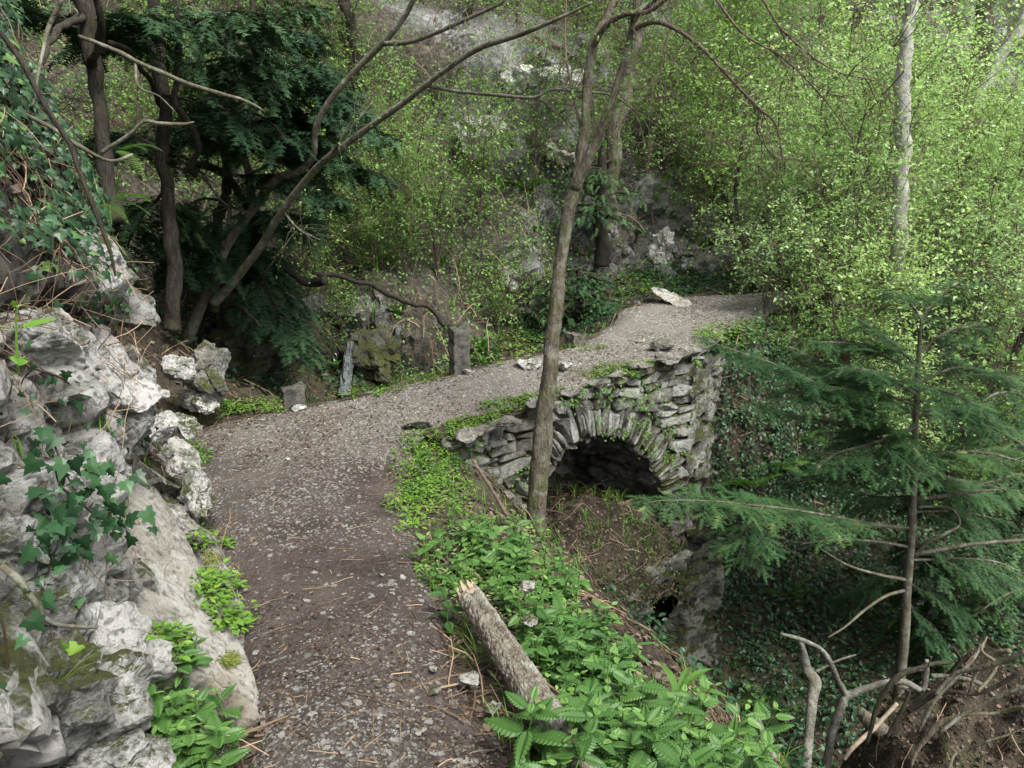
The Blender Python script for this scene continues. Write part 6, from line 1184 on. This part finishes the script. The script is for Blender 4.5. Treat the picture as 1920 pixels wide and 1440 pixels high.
def nettle_mass(blobs, dens, H, ls, label, seed, tm=T_NETTLE, cat='nettles', mat='nettle', name='nettles'):
    mb = MB(); r_ = np.random.default_rng(seed); c = 0
    for px, py, rx, ry in blobs:
        n = max(2, int(rx * ry * dens))
        for i in range(n):
            a = r_.random() * 6.283; r = math.sqrt(r_.random()); h_, hn = hit(px + math.cos(a) * r * rx, py + math.sin(a) * r * ry, tr_all)
            if h_ is None: continue
            h = H * r_.uniform(.4, 1.45); nettle(mb, h_ - A_(0, 0, .01), h, int(r_.integers(4, 7)), ls * r_.uniform(.6, 1.25), seed * 1000 + c, tm); c += 1
    return stuff(mb, name, M[mat], label, cat)
nettle_mass([(880, 1075, 90, 55), (960, 1040, 90, 60), (1010, 1110, 80, 60), (920, 1130, 50, 25), (860, 1010, 50, 30)], .0042, .17, .075, 'green nettle thicket on the slope between the path and the arch', 31, T_NETTLE_LO)
nettle_mass([(1050, 1200, 80, 60), (1110, 1260, 90, 60), (1020, 1260, 40, 40), (1160, 1330, 80, 50)], .0038, .18, .085, 'green nettle thicket beside the split log', 32)
nettle_mass([(1120, 1420, 110, 70), (1230, 1440, 120, 60), (1330, 1480, 110, 70), (1150, 1520, 150, 60)], .0026, .22, .105, 'big leaved nettle thicket along the bottom edge of the photo', 33)
nettle_mass([(320, 1330, 35, 35), (330, 1270, 30, 20), (350, 1400, 60, 45), (300, 1460, 60, 40), (420, 1480, 50, 25)], .0042, .14, .085, 'nettle clump at the bottom left below the white rocks', 34)
nettle_mass([(800, 900, 40, 40), (760, 940, 24, 20), (850, 900, 40, 40), (810, 850, 40, 20)], .005, .09, .05, 'young nettles and herbs at the near end of the bridge wall', 35, T_NETTLE_LO)
def lone(px, py, H, ls, pairs, lab, seed, lean=None, dz=0.):
    h_, _ = hit(px, py, tr_all)
    if h_ is None: return
    mb = MB(); nettle(mb, h_ + A_(0, 0, dz), H, pairs, ls, seed, T_NETTLE, lean); tag(mb.build('nettle_plant', M['nettle'], origin=h_), lab, 'nettle', 'single nettle plants')
lone(432, 1390, .17, .085, 5, 'single tall nettle standing clear of the bottom left clump on the path side', 41)
lone(300, 1400, .20, .10, 6, 'largest nettle of the bottom left clump right against the white block', 42)
lone(990, 1470, .26, .12, 6, 'big nettle whose leaves hang over the lower end of the split log', 43)
lone(1075, 1480, .28, .12, 6, 'broad leaved nettle at the bottom edge right of the split log', 44)
lone(1215, 1500, .30, .12, 7, 'tallest nettle at the bottom edge before the flat yellowish stick', 45)
lone(840, 1180, .18, .085, 5, 'nettle drooping over the upper splintered end of the split log', 46)
h_ = W(35, 700, 1.75); mb = MB(); nettle(mb, h_, .16, 3, .075, 47, T_NETTLE, (.1, 0)); tag(mb.build('nettle_plant', M['herb'], origin=h_), 'light green nettle seedling on the left rocks beneath the ivy', 'nettle', 'single nettle plants')

# ferns and strap ferns
def fern(pos, n, L, lab, tm=T_FROND, name='fern', mat='fern', up=.6, aim=None, cat='fern'):
    a = np.arange(n) * 2.4 + rng.random() * 6; a = a if aim is None else aim + (rng.random(n) - .5) * 1.6
    d = unit(np.c_[np.cos(a), np.sin(a), np.full(n, up) + rng.normal(size=n) * .2]); nrm = unit(A_(0, 0, 1) - d * d[:, 2:3]); r_ = empty(name, pos, lab, cat, 'ferns and strap ferns')
    for i in range(n):
        mb = MB(); leaves(mb, pos[None], d[i:i + 1], nrm[i:i + 1], L * rng.uniform(.7, 1.15), tm, rng.random() * .8); mb.build('frond', M[mat], r_)
for px, py, n, L, lab in [(1465, 880, 8, .5, 'feathery fern on the leafy bank right of the wing wall'), (1400, 920, 7, .45, 'feathery fern close to the mossy wing wall of the bridge'), (1345, 960, 7, .4, 'dark fern at the foot of the wing wall'), (1500, 830, 6, .4, 'pale fern higher on the leafy bank behind the fir bough'),
    (1440, 1330, 6, .4, 'small fern growing between the snag and the pale knobbly branch'), (1480, 1120, 6, .35, 'dim fern on the ivy covered ravine side'), (990, 360, 7, .6, 'large fern on the slope under the pale crag'), (830, 620, 5, .3, 'fern at the foot of the tall stone post'), (1780, 700, 6, .5, 'fern on the slope at the right behind the fir'), (1850, 1130, 6, .5, 'fern in the shade near the right edge')]:
    h_, hn = hit(px, py, tr_all)
    if h_ is not None: fern(h_ + A_(0, 0, .02), n, L, lab)
fern(W(225, 282, 3.35), 3, .2, 'bright fern frond pair poking out of the ivy bank beside the yew trunk', aim=0., up=.15)
fern(W(205, 380, 3.25), 4, .2, 'drooping fern on the ivy bank above the upper white ledge', aim=-.3, up=.0)
for px, py, n, L, lab in [(905, 668, 8, .34, 'glossy strap fern just right of the tall stone post'), (905, 690, 6, .2, 'small strap fern at the verge right of the tall post'), (745, 600, 7, .28, 'strap fern on the bank above the waterfall'), (720, 680, 7, .28, 'strap fern beside the mossy rock right of the waterfall'), (630, 700, 6, .28, 'strap fern under the steel ring'), (1270, 1330, 6, .24, 'big wavy strap fern behind the bottom nettles'),
    (1225, 740, 7, .14, 'tiny strap fern growing out of the bridge coping'), (1260, 1215, 7, .26, 'strap fern beside the stream bed below the arch'), (1450, 1060, 7, .25, 'strap fern under the drooping tip of the fir bough')]:
    h_, hn = hit(px, py, tr_all + [B_mound])
    if px == 1225: h_ = np.append(wxy(np.array([face_hit(1175, 715)[0]]))[0] + nmid * .08, face_hit(1175, 715)[1])
    if h_ is not None: fern(h_ + A_(0, 0, .02), n, L, lab, T_STRAP, 'strap_fern', 'fern', .9)

# single stones on the path that stand out
for i, (px, py, s, lab) in enumerate([(476, 1001, .05, 'white flat pebble on the left side of the path beyond the slab'), (785, 1375, .055, 'white angular stone near the bottom edge of the path'), (655, 1412, .035, 'small white stone at the bottom centre of the path'), (885, 1280, .09, 'grey white stone wedged under the split log'), (925, 1330, .075, 'pointed white stone against the lower part of the split log'),
    (770, 1190, .035, 'pale round stone left of the upper end of the split log'), (815, 1298, .05, 'flat yellowish stone among the litter left of the split log'), (812, 1255, .045, 'low pale stone on the path edge above the yellowish one'), (993, 1168, .09, 'tan upright stone standing in the nettles behind the split log'), (990, 1105, .10, 'white flat stone in the nettles above the tan upright one'),
    (715, 1078, .035, 'pale stone on the right path edge opposite the slab'), (645, 1115, .03, 'small flat stone in the middle of the path'), (540, 862, .045, 'pale flat stone in the middle of the bend'), (755, 1085, .045, 'flat buff stone by the nettles on the path edge'), (1200, 640, .14, 'flat stone standing proud of the gravel beyond the bridge'), (990, 690, .3, 'worn kerb rock set in the path behind the forked tree'),
    (1050, 690, .26, 'worn kerb rock set in the path right of the forked tree'), (880, 700, .16, 'pale kerb rock at the foot of the tall post'), (560, 768, .12, 'small white stone at the foot of the near post stub'), (1195, 570, .14, 'pale stone on the left verge before the flat slab')]):
    p = G(px, py); rock('path_stone', p + A_(0, 0, s * .12), (s, s * .75, s * .42), (.1, .1, rng.random() * 6), 700 + i, lab, 'stone', 'rock', 'single stones along the path', sub=3, cuts=14)
for i, (px, py, lab) in enumerate([(570, 1390, 'orange dead leaf lying on the path left of the bottom centre'), (624, 1388, 'curled orange dead leaf on the path right of the other orange one'), (590, 1436, 'orange brown dead leaf at the very bottom of the path')]):
    p = G(px, py) + A_(0, 0, .008); mb = MB(); leaves(mb, p[None], [(1, .3 * i, .15)], [(0.1, -.1, 1)], .035, T_OVAL, 1.); tag(mb.build('fallen_leaf', M['litter'], origin=p), lab, 'dead leaf', 'orange leaves on the path')
print('labels', len([o for o in SC.objects if o.parent is None and 'label' in o]))
